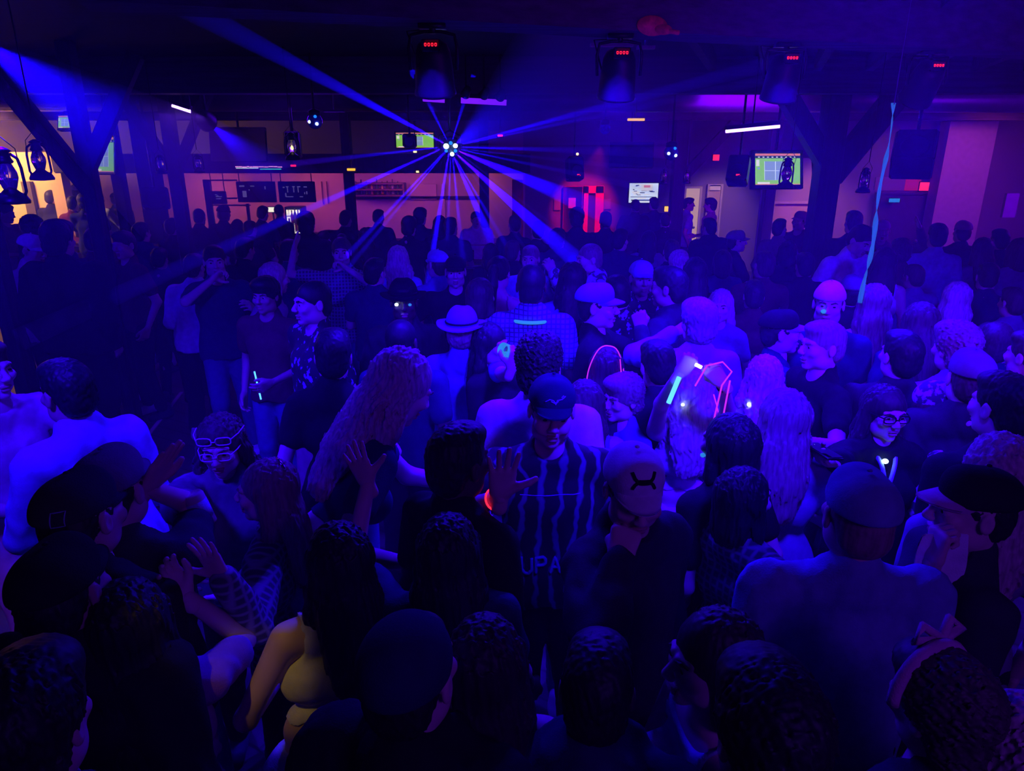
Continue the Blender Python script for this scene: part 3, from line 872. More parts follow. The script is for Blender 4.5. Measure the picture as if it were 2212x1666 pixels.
def hand_world(ctx, sd):
    """world position and frame of a hand (sd -1 = own right)"""
    for a in ctx['arms']:
        if a[0] == sd:
            fr = ctx['A'] @ a[4]
            return ctx['loc'] + ctx['A'] @ (a[3]*ctx['sc']), fr
# ---------------------------------------------------------------- the room
H_CEIL = 3.5; XL, XR, YB, YF = -10.2, 10.6, 16.0, -2.6
def struct(name, mb, m, sm=False):
    return tag(mb.build(name, m, sm=sm), kind='structure')
struct('floor', MB().box(((XL+XR)/2, (YB+YF)/2, -.05), (XR-XL+.4, YB-YF+.4, .1)), M['floor_wood'])
struct('ceiling', MB().box(((XL+XR)/2, (YB+YF)/2, H_CEIL+.05), (XR-XL+.4, YB-YF+.4, .1)), M['ceiling_wood'])
struct('wall_back', MB().box(((XL+XR)/2, YB+.1, H_CEIL/2), (XR-XL+.4, .2, H_CEIL)), M['wall_paint'])
struct('wall_left', MB().box((XL-.1, (YB+YF)/2, H_CEIL/2), (.2, YB-YF, H_CEIL)), M['wall_light'])
struct('wall_right', MB().box((XR+.1, (YB+YF)/2, H_CEIL/2), (.2, YB-YF, H_CEIL)), M['wall_paint'])
struct('wall_front', MB().box(((XL+XR)/2, YF-.1, H_CEIL/2), (XR-XL+.4, .2, H_CEIL)), M['wall_grey'])

def qb(mb, u0, v0, u1, v1, Y, d=.05, mi=0, bev=0):
    """box whose front face, Y metres into the room, spans the two pixel corners"""
    a, b = at(u0, v0, Y), at(u1, v1, Y)
    return mb.box(((a[0]+b[0])/2, Y+d/2, (a[2]+b[2])/2), (abs(b[0]-a[0]), d, abs(a[2]-b[2])), mi=mi, bev=bev)
def bar2(mb, p, q, wd, ht, mi=0):
    """beam between two points"""
    p, q = V(*p), V(*q); t = unit(q-p); x = unit(np.cross(t, V(0,0,1))) if abs(t[2]) < .95 else V(1,0,0); z = np.cross(x, t)
    return mb.box((p+q)/2, (wd, np.linalg.norm(q-p), ht), M=np.stack([x, t, z], 1), mi=mi)

# beams under the ceiling
pa, pb = atz(740, 42, 3.16), atz(2212, 121, 3.16); dv = (pb-pa)/np.linalg.norm(pb-pa)
pL = pa - dv*1.05; pR = pa + dv*7.2
mb = MB(); t0 = V(0,0,.17); bar2(mb, pL+t0, pR+t0, .26, .34); struct('trim_1', mb, M['beam_wood'])
BEAM_A = (pa, dv)
mb = MB(); mb.box(((XL+XR)/2, 7.75, 3.33), (XR-XL, .22, .34)); struct('trim_2', mb, M['beam_wood'])
mb = MB(); mb.box(((XL+XR)/2, 12.4, 3.30), (XR-XL, .24, .40)); struct('trim_3', mb, M['beam_wood'])
mb = MB(); mb.box(((XL+XR)/2, 1.75, 3.38), (XR-XL, .20, .24)); struct('trim_4', mb, M['beam_wood'])
# joists run away from the near beam on the right
for i in range(10):
    p0 = pa + dv*(1.6+.62*i) + V(0,0,.27); e = V(.35, 1, 0)
    q0 = p0 + e*min(4.2, (7.6-p0[1])); 
    if q0[1] - p0[1] < .3: continue
    mb = MB(); bar2(mb, p0 - e*1.6 + V(0,0,0), q0, .07, .14); struct('trim_%d' % (10+i), mb, M['beam_wood'])
# seam of the dance floor
a, b = atz(250, 1030, .006), atz(392, 848, .006)
mb = MB(); bar2(mb, a, b, .035, .012); struct('trim_5', mb, M['frame_light'])
# lighter wall parts behind the bar and round the warm hall
def wallbit(n, u0, v0, u1, v1, Y, m, d=.06):
    mb = MB(); qb(mb, u0, v0, u1, v1, Y, d); struct(n, mb, M[m])
mb = MB(); a = at(-60, 300, 13.0); b = at(118, 300, 13.0); mb.box(((a[0]+b[0])/2, 13.1, 1.3), (b[0]-a[0], .2, 2.6)); struct('wall_hall', mb, M['wall_light'])
mb = MB(); a = at(24, 300, 12.9); b = at(44, 300, 12.9); mb.box(((a[0]+b[0])/2, 12.95, 1.05), (b[0]-a[0], .1, 2.1)); struct('door_5', mb, M['door_dark'])
mb = MB(); a = at(90, 300, 12.8); b = at(116, 300, 12.8); mb.box(((a[0]+b[0])/2, 12.9, 1.3), (b[0]-a[0], .2, 2.6)); struct('trim_6', mb, M['wall_light'])
mb = MB(); a = at(118, 300, 15.5); b = at(1135, 300, 15.5); mb.box(((a[0]+b[0])/2, 15.6, 1.2), (b[0]-a[0], .2, 2.4)); struct('wall_bar', mb, M['wall_light'])
# soffit over the bar
a = at(120, 372, 12.6); b = at(1145, 372, 12.6)
mb = MB(); mb.box(((a[0]+b[0])/2, 14.02, 2.42), (b[0]-a[0], 2.94, .30)); struct('trim_7', mb, M['post_wood'])
struct('trim_8', MB().box(((a[0]+b[0])/2, 12.62, 2.36), (b[0]-a[0], .08, .22)), M['post_wood'])
# right part: pillar and pale frames
wallbit('trim_30', 2054, 262, 2080, 640, 13.0, 'frame_light', .3)
wallbit('trim_31', 2176, 418, 2192, 470, 10.2, 'frame_light', .05)
# doors in the back wall
def door(n, u0, v0, u1, m, Y=15.96, fw=4, fm='frame_light', pane=None):
    a, b = at(u0, v0, Y), at(u1, v0, Y); zt = a[2]
    root = MB().box(((a[0]+b[0])/2, Y+.01, zt/2), (b[0]-a[0], .05, zt)).build('door_%d' % n, M[m], sm=False); tag(root, kind='structure')
    f = fw/1500*Y; mb = MB()
    mb.box((a[0]-f/2, Y-.01, (zt+f)/2), (f, .1, zt+f)); mb.box((b[0]+f/2, Y-.01, (zt+f)/2), (f, .1, zt+f)); mb.box(((a[0]+b[0])/2, Y-.01, zt+f/2), (b[0]-a[0], .1, f))
    mb.build('door_frame', M[fm], root, sm=False)
    mb = MB(); mb.lathe([(.001,.05),(.03,.045),(.03,.02),(.012,.015),(.012,0)], (b[0]-.09, Y-.02, 1.0), 12, rot('x', 90)); mb.build('door_handle', M['grey_metal'], root)
    return root
door(1, 1482, 407, 1512, 'door_glow'); door(2, 1532, 402, 1557, 'wall_light')
d3 = door(3, 1896, 420, 2004, 'door_dark', 13.4, fm='door_dark')
door(4, 1672, 440, 1758, 'wall_light', 13.0, 5, 'frame_light')
# floor-mounted posts
def post(n, u, vb, Y, w, top=H_CEIL):
    p = at(u, vb, Y); mb = MB(); mb.box((p[0], Y, top/2), (w, w, top), bev=.01); return struct('trim_%d' % n, mb, M['post_wood'])
pp = atz(290, 905, 0); post(40, 290, 905, pp[1], .125)
post(41, 762, 500, 11.6, .15); post(42, 1462, 420, 12.6, .22); post(43, 1775, 450, 9.0, .26); post(44, 335, 450, 12.2, .30); post(45, 398, 500, 8.6, .14); post(46, 268, 450, 12.2, .18)
post(47, 1046, 400, 12.3, .16); post(48, 40, 760, 5.6, .13); post(49, 1655, 470, 12.7, .18)
# knee braces of the posts
def brace(n, P0, P1, w=.14, t=.14):
    mb = MB(); bar2(mb, P0, P1, w, t); struct('trim_%d' % n, mb, M['post_wood'])
p = at(1775, 450, 9.0); brace(50, (p[0]+.05, 9.0, 2.30), (p[0]+.85, 9.0, 3.42), .2, .26); brace(51, (p[0]-.05, 9.0, 2.5), (p[0]-.75, 9.0, 3.42), .2, .2)
brace(52, (pp[0], pp[1], 2.25), (pp[0]-.75, pp[1]+.1, 3.3), .12, .14); brace(53, (pp[0], pp[1], 2.45), (pp[0]+.55, pp[1]+.1, 3.4), .12, .12)
p = at(398, 500, 8.6); brace(54, (p[0], 8.6, 2.35), (p[0]-.6, 8.6, 3.4), .1, .1); brace(55, (p[0], 8.6, 2.35), (p[0]+.6, 8.6, 3.4), .1, .1)
p = at(1462, 420, 12.6); brace(56, (p[0]+.1, 12.6, 2.2), (p[0]+1.1, 12.6, 3.3), .14, .16)

# ---------------------------------------------------------------- lamps hung from the beams
def rod(mb, p, ztop, r=.006):
    mb.tube([p, (p[0], p[1], ztop)], r, 6)
def par_head(u, v, label, face='black_metal', tilt=20, lit=None):
    # where the fixture hangs under the near beam
    R_ = ray(u, v); p0, d = BEAM_A; A_ = np.array([[R_[0], -d[0]], [R_[1], -d[1]]]); k = np.linalg.solve(A_, p0[:2]-CAMP[:2])[0]
    P = CAMP + R_*k; P = P - V(0, .0, 0)
    K = .80; t = empty('stage_light', (P[0], P[1], 0), 0, label, 'stage light', 'stage lights under the near beam'); t.location = (P[0], P[1], P[2])
    t.scale = (K, K, K); zt = (3.16 - P[2])/K
    mb = MB(); mb.box((0, .0, zt-.012), (.16,.10,.024)); mb.tube([(0,0,zt),(0,0,zt-.05)], .02, 8); mb.build('clamp', M['black_metal'], t)
    mb = MB(); y = [(-.14,0,-.14),(-.145,0,-.02),(-.13,0,.05),(-.05,0,zt-.04),(.05,0,zt-.04),(.13,0,.05),(.145,0,-.02),(.14,0,-.14)]; mb.tube(y, .011, 6); mb.build('yoke', M['black_metal'], t)
    Mx = rot('x', tilt)
    mb = MB(); mb.lathe([(.04,.10),(.085,.085),(.105,.04),(.115,-.05),(.122,-.17),(.128,-.185),(.128,-.20),(.118,-.20)], (0,0,-.08), 24, Mx)
    hd = mb.build('lamp_body', M['black_plastic'], t)
    mb = MB(); mb.box((0, -.118, -.02), (.11,.03,.07), bev=.008); bx = mb.build('display_panel', M['black_plastic'], t)
    mb = MB()
    for i in range(4):
        x = -.030+.020*i
        mb.box((x, -.135, -.012), (.010,.004,.004)); mb.box((x-.005, -.135, -.018), (.0035,.004,.012)); mb.box((x+.005, -.135, -.018), (.0035,.004,.012)); mb.box((x, -.135, -.026), (.010,.004,.004))
    mb.build('digit_display', M['red_led'], bx)
    mb = MB(); n = 0
    for i in range(-2, 3):
        for j in range(-2, 3):
            x, y_ = (i + .5*(j % 2))*.045, j*.039
            if x*x+y_*y_ < .0105: mb.lathe([(.019,0),(.016,-.008),(.001,-.012)], (Mx @ V(x, y_, -.197))+V(0,0,-.08), 10, Mx)
    mb.build('lens_array', M[face], t)
    mb = MB(); mb.tube([(-.03,.05,zt-.02),(-.16,.06,-.02+.1),(-.10,.08,-.1)], .006, 6); mb.build('power_cable', M['black_plastic'], t)
    return P
mk('lens_face', (.20,.30,.35), rough=.2, var=.2)
emis('lens_on', (.03,.02,1.0), 6)
PARS = [par_head(935, 96, 'round stage light with red digits, leftmost under the near beam'),
        par_head(1338, 113, 'dim stage light with red digits right of the painted guitar mark on the beam'),
        par_head(1697, 124, 'stage light with red digits above the tilted tennis screen'),
        par_head(2007, 140, 'stage light with honeycomb lens face above the hanging ribbon', 'lens_face', 38)]
# red painted blotch on the near beam
k = BEAM_A[0] + BEAM_A[1]*0
mk('red_paint', (.85,.12,.08), rough=.6, var=.4, scale=30); 
def on_beam(u, v):
    R_ = ray(u, v); p0, d = BEAM_A; n = unit(np.cross(d, V(0,0,1))); n = n if n[1] < 0 else -n
    o = p0 + n*.133; kk = ((o-CAMP) @ n)/(R_ @ n); return CAMP + R_*kk, n
mb = MB(); P1, nb_ = on_beam(1408, 56); F = np.stack([BEAM_A[1], -nb_, V(0,0,1)], 1)
mb.lathe([(.001,0),(.085,.0),(.085,.006),(.001,.006)], P1, 18, F @ rot('x', 90), sc=(1,.55,1)); P2, _ = on_beam(1432, 64); mb.lathe([(.001,0),(.05,.0),(.05,.006),(.001,.006)], P2, 14, F @ rot('x', 90), sc=(1,.5,1))
P3, _ = on_beam(1444, 67); P4, _ = on_beam(1466, 71); mb.tube([P3, P4], .012, 6); tag(mb.build('painted_mark', M['red_paint']), 'red guitar shaped mark on the side of the near beam', 'painted mark')

# fixtures under the second beam
def strip(u0, v0, u1, v1, Y, label):
    a, b = at(u0, v0, Y), at(u1, v1, Y); c = (a+b)/2; L = np.linalg.norm(b-a)
    t = empty('violet_strip_light', (c[0], c[1], c[2]), 0, label, 'strip light', 'violet strips on the second beam')
    mb = MB(); bar2(mb, a-c+V(0,0,.045), b-c+V(0,0,.045), .09, .04); mb.build('housing', M['black_metal'], t, sm=False)
    mb = MB(); bar2(mb, a-c, b-c, .06, .05); mb.build('diffuser', M['uv_strip'], t, sm=False)
    mb = MB(); mb.tube([(0,0,.05),(0,.0,3.5-c[2])], .01, 6); mb.build('bracket', M['black_metal'], t)
strip(914, 213, 960, 216, 7.48, 'short violet strip light left of the black box under the second beam')
strip(996, 217, 1094, 222, 7.48, 'long violet strip light right of the black box under the second beam')
def can(u, v, lab):
    P = at(u, v-4, 7.36); t = empty('spot_can', P, 0, lab, 'spotlight', 'round spotlights above the violet strips'); Mx = rot('x', 60) @ rot('y', 20)
    MB().lathe([(.02,.10),(.035,.09),(.045,.0),(.05,-.01),(.046,-.01)], (0,0,0), 16, Mx).build('can', M['black_metal'], t)
    MB().lathe([(.044,-.005),(.030,.012),(.001,.02)], (0,0,0), 16, Mx).build('reflector', M['reflector'], t)
    mb = MB(); mb.tube([(0,.05,.02),(0,.12,.04),(0,.12,3.5-P[2])], .008, 6); mb.build('arm', M['black_metal'], t)
for u, v, l in ((926,203,'small spotlight furthest left in the row above the violet strips'),(967,208,'small spotlight above the black box between the violet strips'),(1005,207,'small spotlight above the left end of the long violet strip'),
                (1045,209,'small spotlight above the middle of the long violet strip'),(1080,213,'small spotlight above the right end of the long violet strip')): can(u, v, l)

def tvset(name, label, u0, v0, u1, v1, Y, kind='tennis', yaw=0, pitch=0, hang=True, cat='television', fr=.03, dp=.07):
    a, b = at(u0, v0, Y), at(u1, v1, Y); c = (a+b)/2; W_, H_ = b[0]-a[0], a[2]-b[2]
    t = empty(name, c, yaw, label, cat); Mx = rot('x', pitch)
    MB().box(Mx @ V(0, dp/2, 0), (W_+2*fr, dp, H_+2*fr), M=Mx, bev=.008).build('bezel', M['black_plastic'], t)
    mb = MB()
    def r(x0, z0, x1, z1, mi, l=0):    # relative 0..1 rectangles on the screen
        cc = Mx @ V((x0+x1-1)/2*W_, -.003-.0012*l, (z0+z1-1)/2*H_); mb.box(cc, (abs(x1-x0)*W_, .0015, abs(z1-z0)*H_), M=Mx, mi=mi)
    mats = [M[k] for k in ('scr_green','scr_court','scr_white','scr_dark','scr_red','scr_line')]
    if kind == 'tennis':
        r(0,0,1,1,0); r(0,.93,1,1,4,1); r(0,.85,1,.93,3,1); r(.2,.15,.72,.75,1,1); r(.2,.445,.72,.46,5,2); r(.44,.15,.455,.75,5,2); r(.2,.15,.21,.75,5,2); r(.71,.15,.72,.75,5,2); r(.05,.02,.32,.09,2,1); r(0,0,1,.025,4,2)
        r(.02,.6,.09,.8,2,2); r(.05,.5,.10,.56,1,2)
        for i in range(9): r(.06+i*.1,.87,.10+i*.1,.90,2,3)
    elif kind == 'menu':
        r(0,0,1,1,5)
        rs = random.Random(2)
        for i in range(26):
            x, z = rs.uniform(.05,.75), rs.uniform(.3,.92); r(x,z,x+rs.uniform(.05,.2),z+.045,rs.choice([2,2,3]),1)
        r(.05,.28,.95,.31,3,2); r(.08,.10,.9,.16,3,2); r(.3,.2,.6,.27,2,2); r(.15,.04,.85,.07,2,3); r(.42,.62,.8,.95,2,2); r(.5,.78,.72,.9,4,3); r(.1,.5,.35,.58,2,3)
    if mb.v: mb.build('screen', mats, t, sm=False)
    if hang:
        mb = MB(); mb.tube([(0,.10,H_/2),(0,.10,H_CEIL-c[2])], .02, 8); mb.box((0,.09,H_/4), (.16,.06,.2)); mb.build('mount', M['black_metal'], t)
    else:
        MB().box((0, dp+.03, 0), (.2,.08,.15)).build('mount', M['black_metal'], t)
    return t
tvset('television', 'television with a bright green tennis court above the middle of the bar', 855, 287, 937, 319, 14.2)
tvset('television', 'tilted television with a tennis match behind the hanging oil lantern', 1632, 331, 1727, 400, 9.6, yaw=8, pitch=-14, fr=.05)
tvset('television', 'narrow television with tennis match half hidden by the left wooden post', 188, 296, 264, 372, 9.5, yaw=-28, pitch=-10)
tvset('television', 'small green lit television high up in the far left corner', 118, 250, 166, 277, 9.6, yaw=-20, pitch=-14)
tvset('menu_screen', 'bright menu screen with a white and yellow layout on the back wall', 1360, 396, 1420, 438, 15.85, 'menu', hang=False, cat='screen')
tvset('television', 'large dark switched off television right of the small speaker', 1322, 310, 1406, 358, 11.0, 'off', yaw=-6, pitch=-12)
tvset('television', 'black television seen from the side beside the tilted tennis screen', 1745, 345, 1812, 398, 9.9, 'off', yaw=50, pitch=-10)
tvset('television', 'dark switched off television above the bar in the violet haze', 452, 278, 574, 345, 12.0, 'off', pitch=-8)

def speaker(u0, v0, u1, v1, Y, label, yaw=0, pitch=-15, led=True, white=False):
    a, b = at(u0, v0, Y), at(u1, v1, Y); c = (a+b)/2; W_, H_ = b[0]-a[0], a[2]-b[2]; D_ = min(W_*.9, .32)
    t = empty('loudspeaker', c, yaw, label, 'loudspeaker'); Mx = rot('x', pitch)
    MB().box(Mx @ V(0, D_/2, 0), (W_, D_, H_), M=Mx, bev=.02).build('cabinet', M['black_plastic'], t)
    MB().box(Mx @ V(0, -.006, 0), (W_*.86, .012, H_*.9), M=Mx, bev=.004).build('grille', M['black_metal'], t)
    mb = MB(); mb.lathe([(.001,.0),(W_*.3,.0),(W_*.34,.012),(W_*.30,.014),(.001,.004)], Mx @ V(0,-.012,-H_*.15), 20, Mx @ rot('x', 90)); mb.build('woofer', M['charcoal'], t)
    if led: MB().box(Mx @ V(W_*.1, -.02, -H_*.32), (.05,.01,.02), M=Mx).build('indicator', M['red_led'], t)
    if white: MB().lathe([(.001,.02),(.02,.01),(.02,-.01),(.001,-.02)], (0,-.02,H_/2+.02), 10).build('lamp', M['bulb_warm'], t)
    mb = MB(); mb.tube([(0,D_*.6,H_*.3),(0,D_*.6,H_CEIL-c[2])], .015, 8); mb.build('hanger', M['black_metal'], t)
speaker(1229, 336, 1262, 388, 10.5, 'small hanging speaker with a white lamp on top and a red indicator', 12, -12, True, True)
speaker(1942, 268, 2012, 352, 6.2, 'large black speaker hung at a steep tilt right of the pale ribbon', -30, -38, False)
speaker(868, 288, 898, 318, 9.0, 'small black box speaker in front of the green tennis screen', 0, -4, False)
speaker(304, 404, 366, 448, 9.5, 'black speaker hanging in front of the pink bar wall', 25, -10, False)
speaker(1574, 330, 1612, 392, 9.0, 'slim black speaker beside the tilted tennis screen with a red dot', -25, -24, True)
speaker(612, 282, 650, 340, 8.6, 'dark speaker above the bar with a dim lamp in front', 8, -8, False)

# laser effect lamp, the source of the beams
LAS = at(972, 318, 7.0)
t = empty('laser_light', LAS, 0, 'round effect light with glowing lenses throwing blue beams across the room', 'effect light')
MB().lathe([(.03,.10),(.075,.08),(.085,.02),(.085,-.03),(.06,-.07),(.02,-.085)], (0,.02,0), 20).build('housing', M['black_plastic'], t)
mb = MB(); mb.tube([(-.095,.02,0),(-.10,.02,.10),(0,.02,.15),(.10,.02,.10),(.095,.02,0)], .01, 6); mb.tube([(0,.02,.15),(0,.02,3.5-LAS[2])], .014, 6); mb.build('yoke', M['black_metal'], t)
for i, (u, v, r, m) in enumerate(((964,316,.024,'lens_white'),(984,315,.020,'lens_white'),(977,333,.018,'lens_white'),(974,309,.016,'lens_blue'),(964,326,.014,'lens_blue'),(984,326,.015,'lens_blue'))):
    P = at(u, v, 6.93)-LAS; MB().lathe([(.001,-.02),(r*.7,-.014),(r,0),(r,.03)], P, 14, rot('x', -90) @ rot('x', 180)).build('lens', M[m], t)
def effect_ball(u, v, Y, r, label, lit=True):
    P = at(u, v, Y); t = empty('effect_ball', P, 0, label, 'effect light')
    th = np.linspace(0, math.pi, 13); MB().lathe([(max(.001, r*math.sin(a)), r*math.cos(a)) for a in th], n=20).build('dome', M['ball_glass'], t)
    if lit:
        for x, z in ((-.5,-.1),(.45,-.35),(.3,.55)): MB().lathe([(.001,.01),(r*.17,.006),(r*.2,-.01)], (x*r, -r*.86, z*r), 10, rot('x', 90)).build('lens', M['lens_blue' if (x>0 and z>0) else 'lens_white'], t)
    mb = MB(); mb.lathe([(r*.8,-.02),(r*.8,.02),(.02,.04)], (0,0,r), 14); mb.tube([(0,0,r),(0,0,H_CEIL-P[2])], .012, 6); mb.build('base', M['black_metal'], t)
mk('ball_glass', (.05,.07,.55), rough=.12, var=.4, scale=30, spec=.9)
effect_ball(1450, 330, 8.4, .085, 'blue glass effect ball with bright dots beside the thin wooden post')
effect_ball(680, 262, 7.4, .075, 'blue lit round lamp below the ceiling left of the middle'); effect_ball(1307, 278, 8.0, .06, 'small blue ball lamp left of the amber light', False)

def uvtube(u0, v0, u1, v1, Y, label):
    a, b = at(u0, v0, Y), at(u1, v1, Y); c = (a+b)/2; t = empty('violet_tube_light', c, 0, label, 'tube light')
    mb = MB(); mb.tube([a-c, b-c], .017, 10); mb.build('tube', M['uv_tube'], t)
    mb = MB(); bar2(mb, a-c+V(0,.02,.035), b-c+V(0,.02,.035), .07, .04); mb.build('housing', M['black_metal'], t, sm=False)
    mb = MB(); mb.tube([(0,.02,.04),(0,.02,H_CEIL-c[2])], .008, 6); mb.build('hanger', M['black_metal'], t)
    lamp('uv_lamp', 'AREA', c+V(0,-.03,-.06), 2.5, (.14,.02,1.0), c+V(0,-.4,-1), .5, size_y=.06)
uvtube(1568, 284, 1684, 273, 7.6, 'long glowing violet tube above the tilted tennis screen')
uvtube(372, 228, 412, 241, 8.0, 'short glowing violet tube at the left under the ceiling')

def small_light(name, u0, v0, u1, v1, Y, m, label, cat='lamp', d=.04, up=False):
    mb = MB(); a, b = at(u0, v0, Y), at(u1, v1, Y); c = (a+b)/2
    t = empty(name, c, 0, label, cat)
    MB().box((0,0,0), (b[0]-a[0], d, a[2]-b[2]), bev=.003).build('glow', M[m], t)
    MB().box((0,d*.9,0), (b[0]-a[0]+.03, d*.8, a[2]-b[2]+.03), bev=.003).build('housing', M['black_plastic'], t)
    if up: mb = MB(); mb.tube([(0,d,0),(0,d,H_CEIL-c[2])], .01, 6); mb.build('hanger', M['black_metal'], t)
small_light('amber_light', 1356, 256, 1392, 261, 9.5, 'amber', 'long amber light hanging right of the middle', up=True)
small_light('amber_light', 750, 364, 767, 369, 10.5, 'amber', 'small amber light above the blue box by the thin bar post', up=True)
small_light('exit_sign', 1541, 334, 1553, 347, 15.9, 'exit_red', 'small red exit sign above the two lit doorways', 'exit sign')
small_light('exit_sign', 1989, 394, 2011, 412, 13.43, 'exit_red', 'bright red exit sign right of the dark double door', 'exit sign')
small_light('wall_sign', 1922, 429, 1942, 437, 13.2, 'cyan', 'small pale blue sign on the dark double door', 'sign')
small_light('red_indicator', 1075, 291, 1086, 295, 9.5, 'red_led', 'tiny red light right of the laser fixture', up=True)
small_light('red_indicator', 628, 356, 639, 360, 12.4, 'red_led', 'tiny red light at the right end of the neon edge above the bar', up=True)
small_light('bulb', 893, 326, 900, 330, 13.5, 'bulb_warm', 'tiny warm bulb beneath the tennis screen over the bar', up=True)
small_light('bulb', 899, 369, 905, 373, 12.56, 'bulb_warm', 'tiny warm bulb on the dark bar ledge')
small_light('wall_lamp', 1436, 446, 1448, 457, 15.7, 'amber', 'orange flame like lamp left of the thin post on the back wall')

def lantern(u, v, Y, hpx, label, first=[None], yaw=20, lit=False, top=None):
    P = at(u, v, Y); sz = hpx/1500*Y/.34
    t = empty('oil_lantern', P, yaw, label, 'lantern', 'hurricane lanterns hung from the ceiling')
    def B(mb, n, m, par=t):
        for i in range(len(mb.v)): mb.v[i] = mb.v[i]*sz
        return mb.build(n, m, par)
    B(MB().lathe([(.02,-.17),(.082,-.165),(.085,-.15),(.07,-.12),(.045,-.105),(.03,-.09)], n=20), 'fuel_tank', M['black_metal'])
    B(MB().lathe([(.030,-.09),(.036,-.075),(.05,-.03),(.048,.0),(.034,.035),(.030,.045)], n=20), 'glass_globe', M['glass'])
    B(MB().lathe([(.036,.045),(.044,.055),(.035,.07),(.030,.10),(.045,.108),(.028,.12),(.01,.13)], n=18), 'chimney', M['black_metal'])
    mb = MB()
    for s in (-1,1): mb.tube([(s*.06,0,-.135),(s*.078,0,-.10),(s*.076,0,.02),(s*.066,0,.07),(s*.034,0,.095)], .008, 7)
    B(mb, 'side_tube', M['black_metal'])
    B(MB().lathe([(.014,-.10),(.016,-.08),(.006,-.07)], n=10), 'burner', M['brass'])
    B(MB().tube([(-.07,0,.03),(-.075,-.02,.12),(0,-.03,.20),(.075,-.02,.12),(.07,0,.03)], .003, 5), 'handle', M['black_metal'])
    if lit: B(MB().lathe([(.001,-.06),(.012,-.045),(.010,-.025),(.001,-.01)], n=10), 'flame', M['bulb_warm'])
    mb = MB(); mb.tube([(0,-.03*sz,.20*sz),(0,-.03*sz,(top or H_CEIL)-P[2])], .004, 5); mb.build('hanging_wire', M['black_metal'], t)
mk('brass', (.5,.3,.08), rough=.3, metal=.9, var=.1)
lantern(1700, 370, 6.3, 72, 'oil lantern hanging dark in front of the tilted tennis screen')
lantern(1868, 386, 6.3, 58, 'oil lantern hanging between the thick post and the pale ribbon')
lantern(14, 372, 3.3, 130, 'large oil lantern cut by the left picture edge', yaw=10)
lantern(82, 340, 4.2, 92, 'oil lantern hanging in front of the warm lit hall', yaw=60)
lantern(630, 312, 7.0, 62, 'oil lantern with a small warm flame over the bar', lit=True)
lantern(347, 352, 7.6, 44, 'oil lantern on the left beside the cable wrapped post'); lantern(428, 350, 8.0, 42, 'oil lantern hanging just right of the cable wrapped post')
lantern(1435, 379, 10.4, 36, 'small distant lantern left of the thin post by the menu screen'); lantern(1484, 379, 10.4, 34, 'small distant lantern above the lit cream doorway')

# pale crepe ribbon, hanging straight down
P0 = at(1932, 222, 4.35); zb = at(1868, 655, 4.35)[2]; mb = MB(); N = 60; vv = []; ff = []
for i in range(N+1):
    t_ = i/N; z = P0[2] + (zb-P0[2])*t_; a = t_*9 + .6*math.sin(t_*23); wd = .009+.006*abs(math.sin(t_*17+1)); x = P0[0]+.010*math.sin(t_*11); y = 4.35+.010*math.cos(t_*7)
    for s, e in ((-1,-.002),(1,-.002),(1,.002),(-1,.002)): vv.append((x+s*wd*math.cos(a)-e*math.sin(a), y+s*wd*math.sin(a)+e*math.cos(a), z))
for i in range(N):
    for j in range(4): ff.append((i*4+j, i*4+(j+1)%4, i*4+4+(j+1)%4, i*4+4+j))
ff += [(3,2,1,0), (N*4,N*4+1,N*4+2,N*4+3)]
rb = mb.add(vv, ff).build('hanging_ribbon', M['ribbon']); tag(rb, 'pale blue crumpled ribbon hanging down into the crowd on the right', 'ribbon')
mb = MB(); mb.tube([(P0[0], 4.35, P0[2]-.01), (P0[0], 4.35, H_CEIL)], .003, 5); mb.build('string', M['grey'], rb)

# ---------------------------------------------------------------- the bar
def thing1(name, label, cat, mb, m, **kw): return tag(mb.build(name, m, sm=False), label, cat, **kw)
a, b = at(150, 500, 12.3), at(1105, 500, 12.3)
t = empty('bar_counter', ((a[0]+b[0])/2, 12.3, 0), 0, 'long bar counter in front of the pink lit back wall', 'bar counter'); L_ = b[0]-a[0]
MB().box((0,.15,.53), (L_,.5,1.06)).build('front_panel', M['bar_wood'], t, sm=False); MB().box((0,.10,1.09), (L_+.1,.75,.06), bev=.01).build('counter_top', M['bar_wood'], t)
mb = MB(); mb.tube([(-L_/2,-.30,.2),(L_/2,-.30,.2)], .025, 8); 
for i in range(9): mb.tube([(-L_/2+L_*i/8,-.30,.2),(-L_/2+L_*i/8,-.09,.2)], .015, 6)
mb.build('foot_rail', M['chrome'], t)
a, b = at(985, 500, 10.2), at(1092, 500, 10.2)
t = empty('service_counter', ((a[0]+b[0])/2, 10.2, 0), 0, 'short service counter with bright edges left of the big post', 'counter'); L_ = b[0]-a[0]
MB().box((0,.2,.5), (L_,.5,1.0)).build('cabinet', M['bar_wood'], t, sm=False); MB().box((0,.15,1.02), (L_+.1,.65,.05), bev=.01).build('counter_top', M['wall_light'], t)
MB().box((0,-.02,.72), (L_+.05,.3,.03)).build('shelf', M['wall_light'], t, sm=False); MB().box((0,.3,1.28), (L_,.04,.02)).build('rail', M['wall_light'], t, sm=False)
mb = MB()
for s in (-1,1): mb.box((s*(L_/2-.02),.3,1.16), (.03,.03,.26))
mb.build('rail_posts', M['black_metal'], t, sm=False)
def printer(u, v, Y, label, z):
    P = at(u, v, Y); t = empty('receipt_printer', (P[0], Y, z), 0, label, 'receipt printer')
    MB().box((0,0,.09), (.17,.2,.18), bev=.015).build('case', M['black_plastic'], t); MB().box((0,-.103,.13), (.07,.008,.03)).build('indicator', M['led_green'], t); MB().box((0,-.02,.185), (.10,.12,.01)).build('lid', M['black_metal'], t)
printer(1010, 495, 10.3, 'black receipt printer with a green light on the service counter', 1.045)
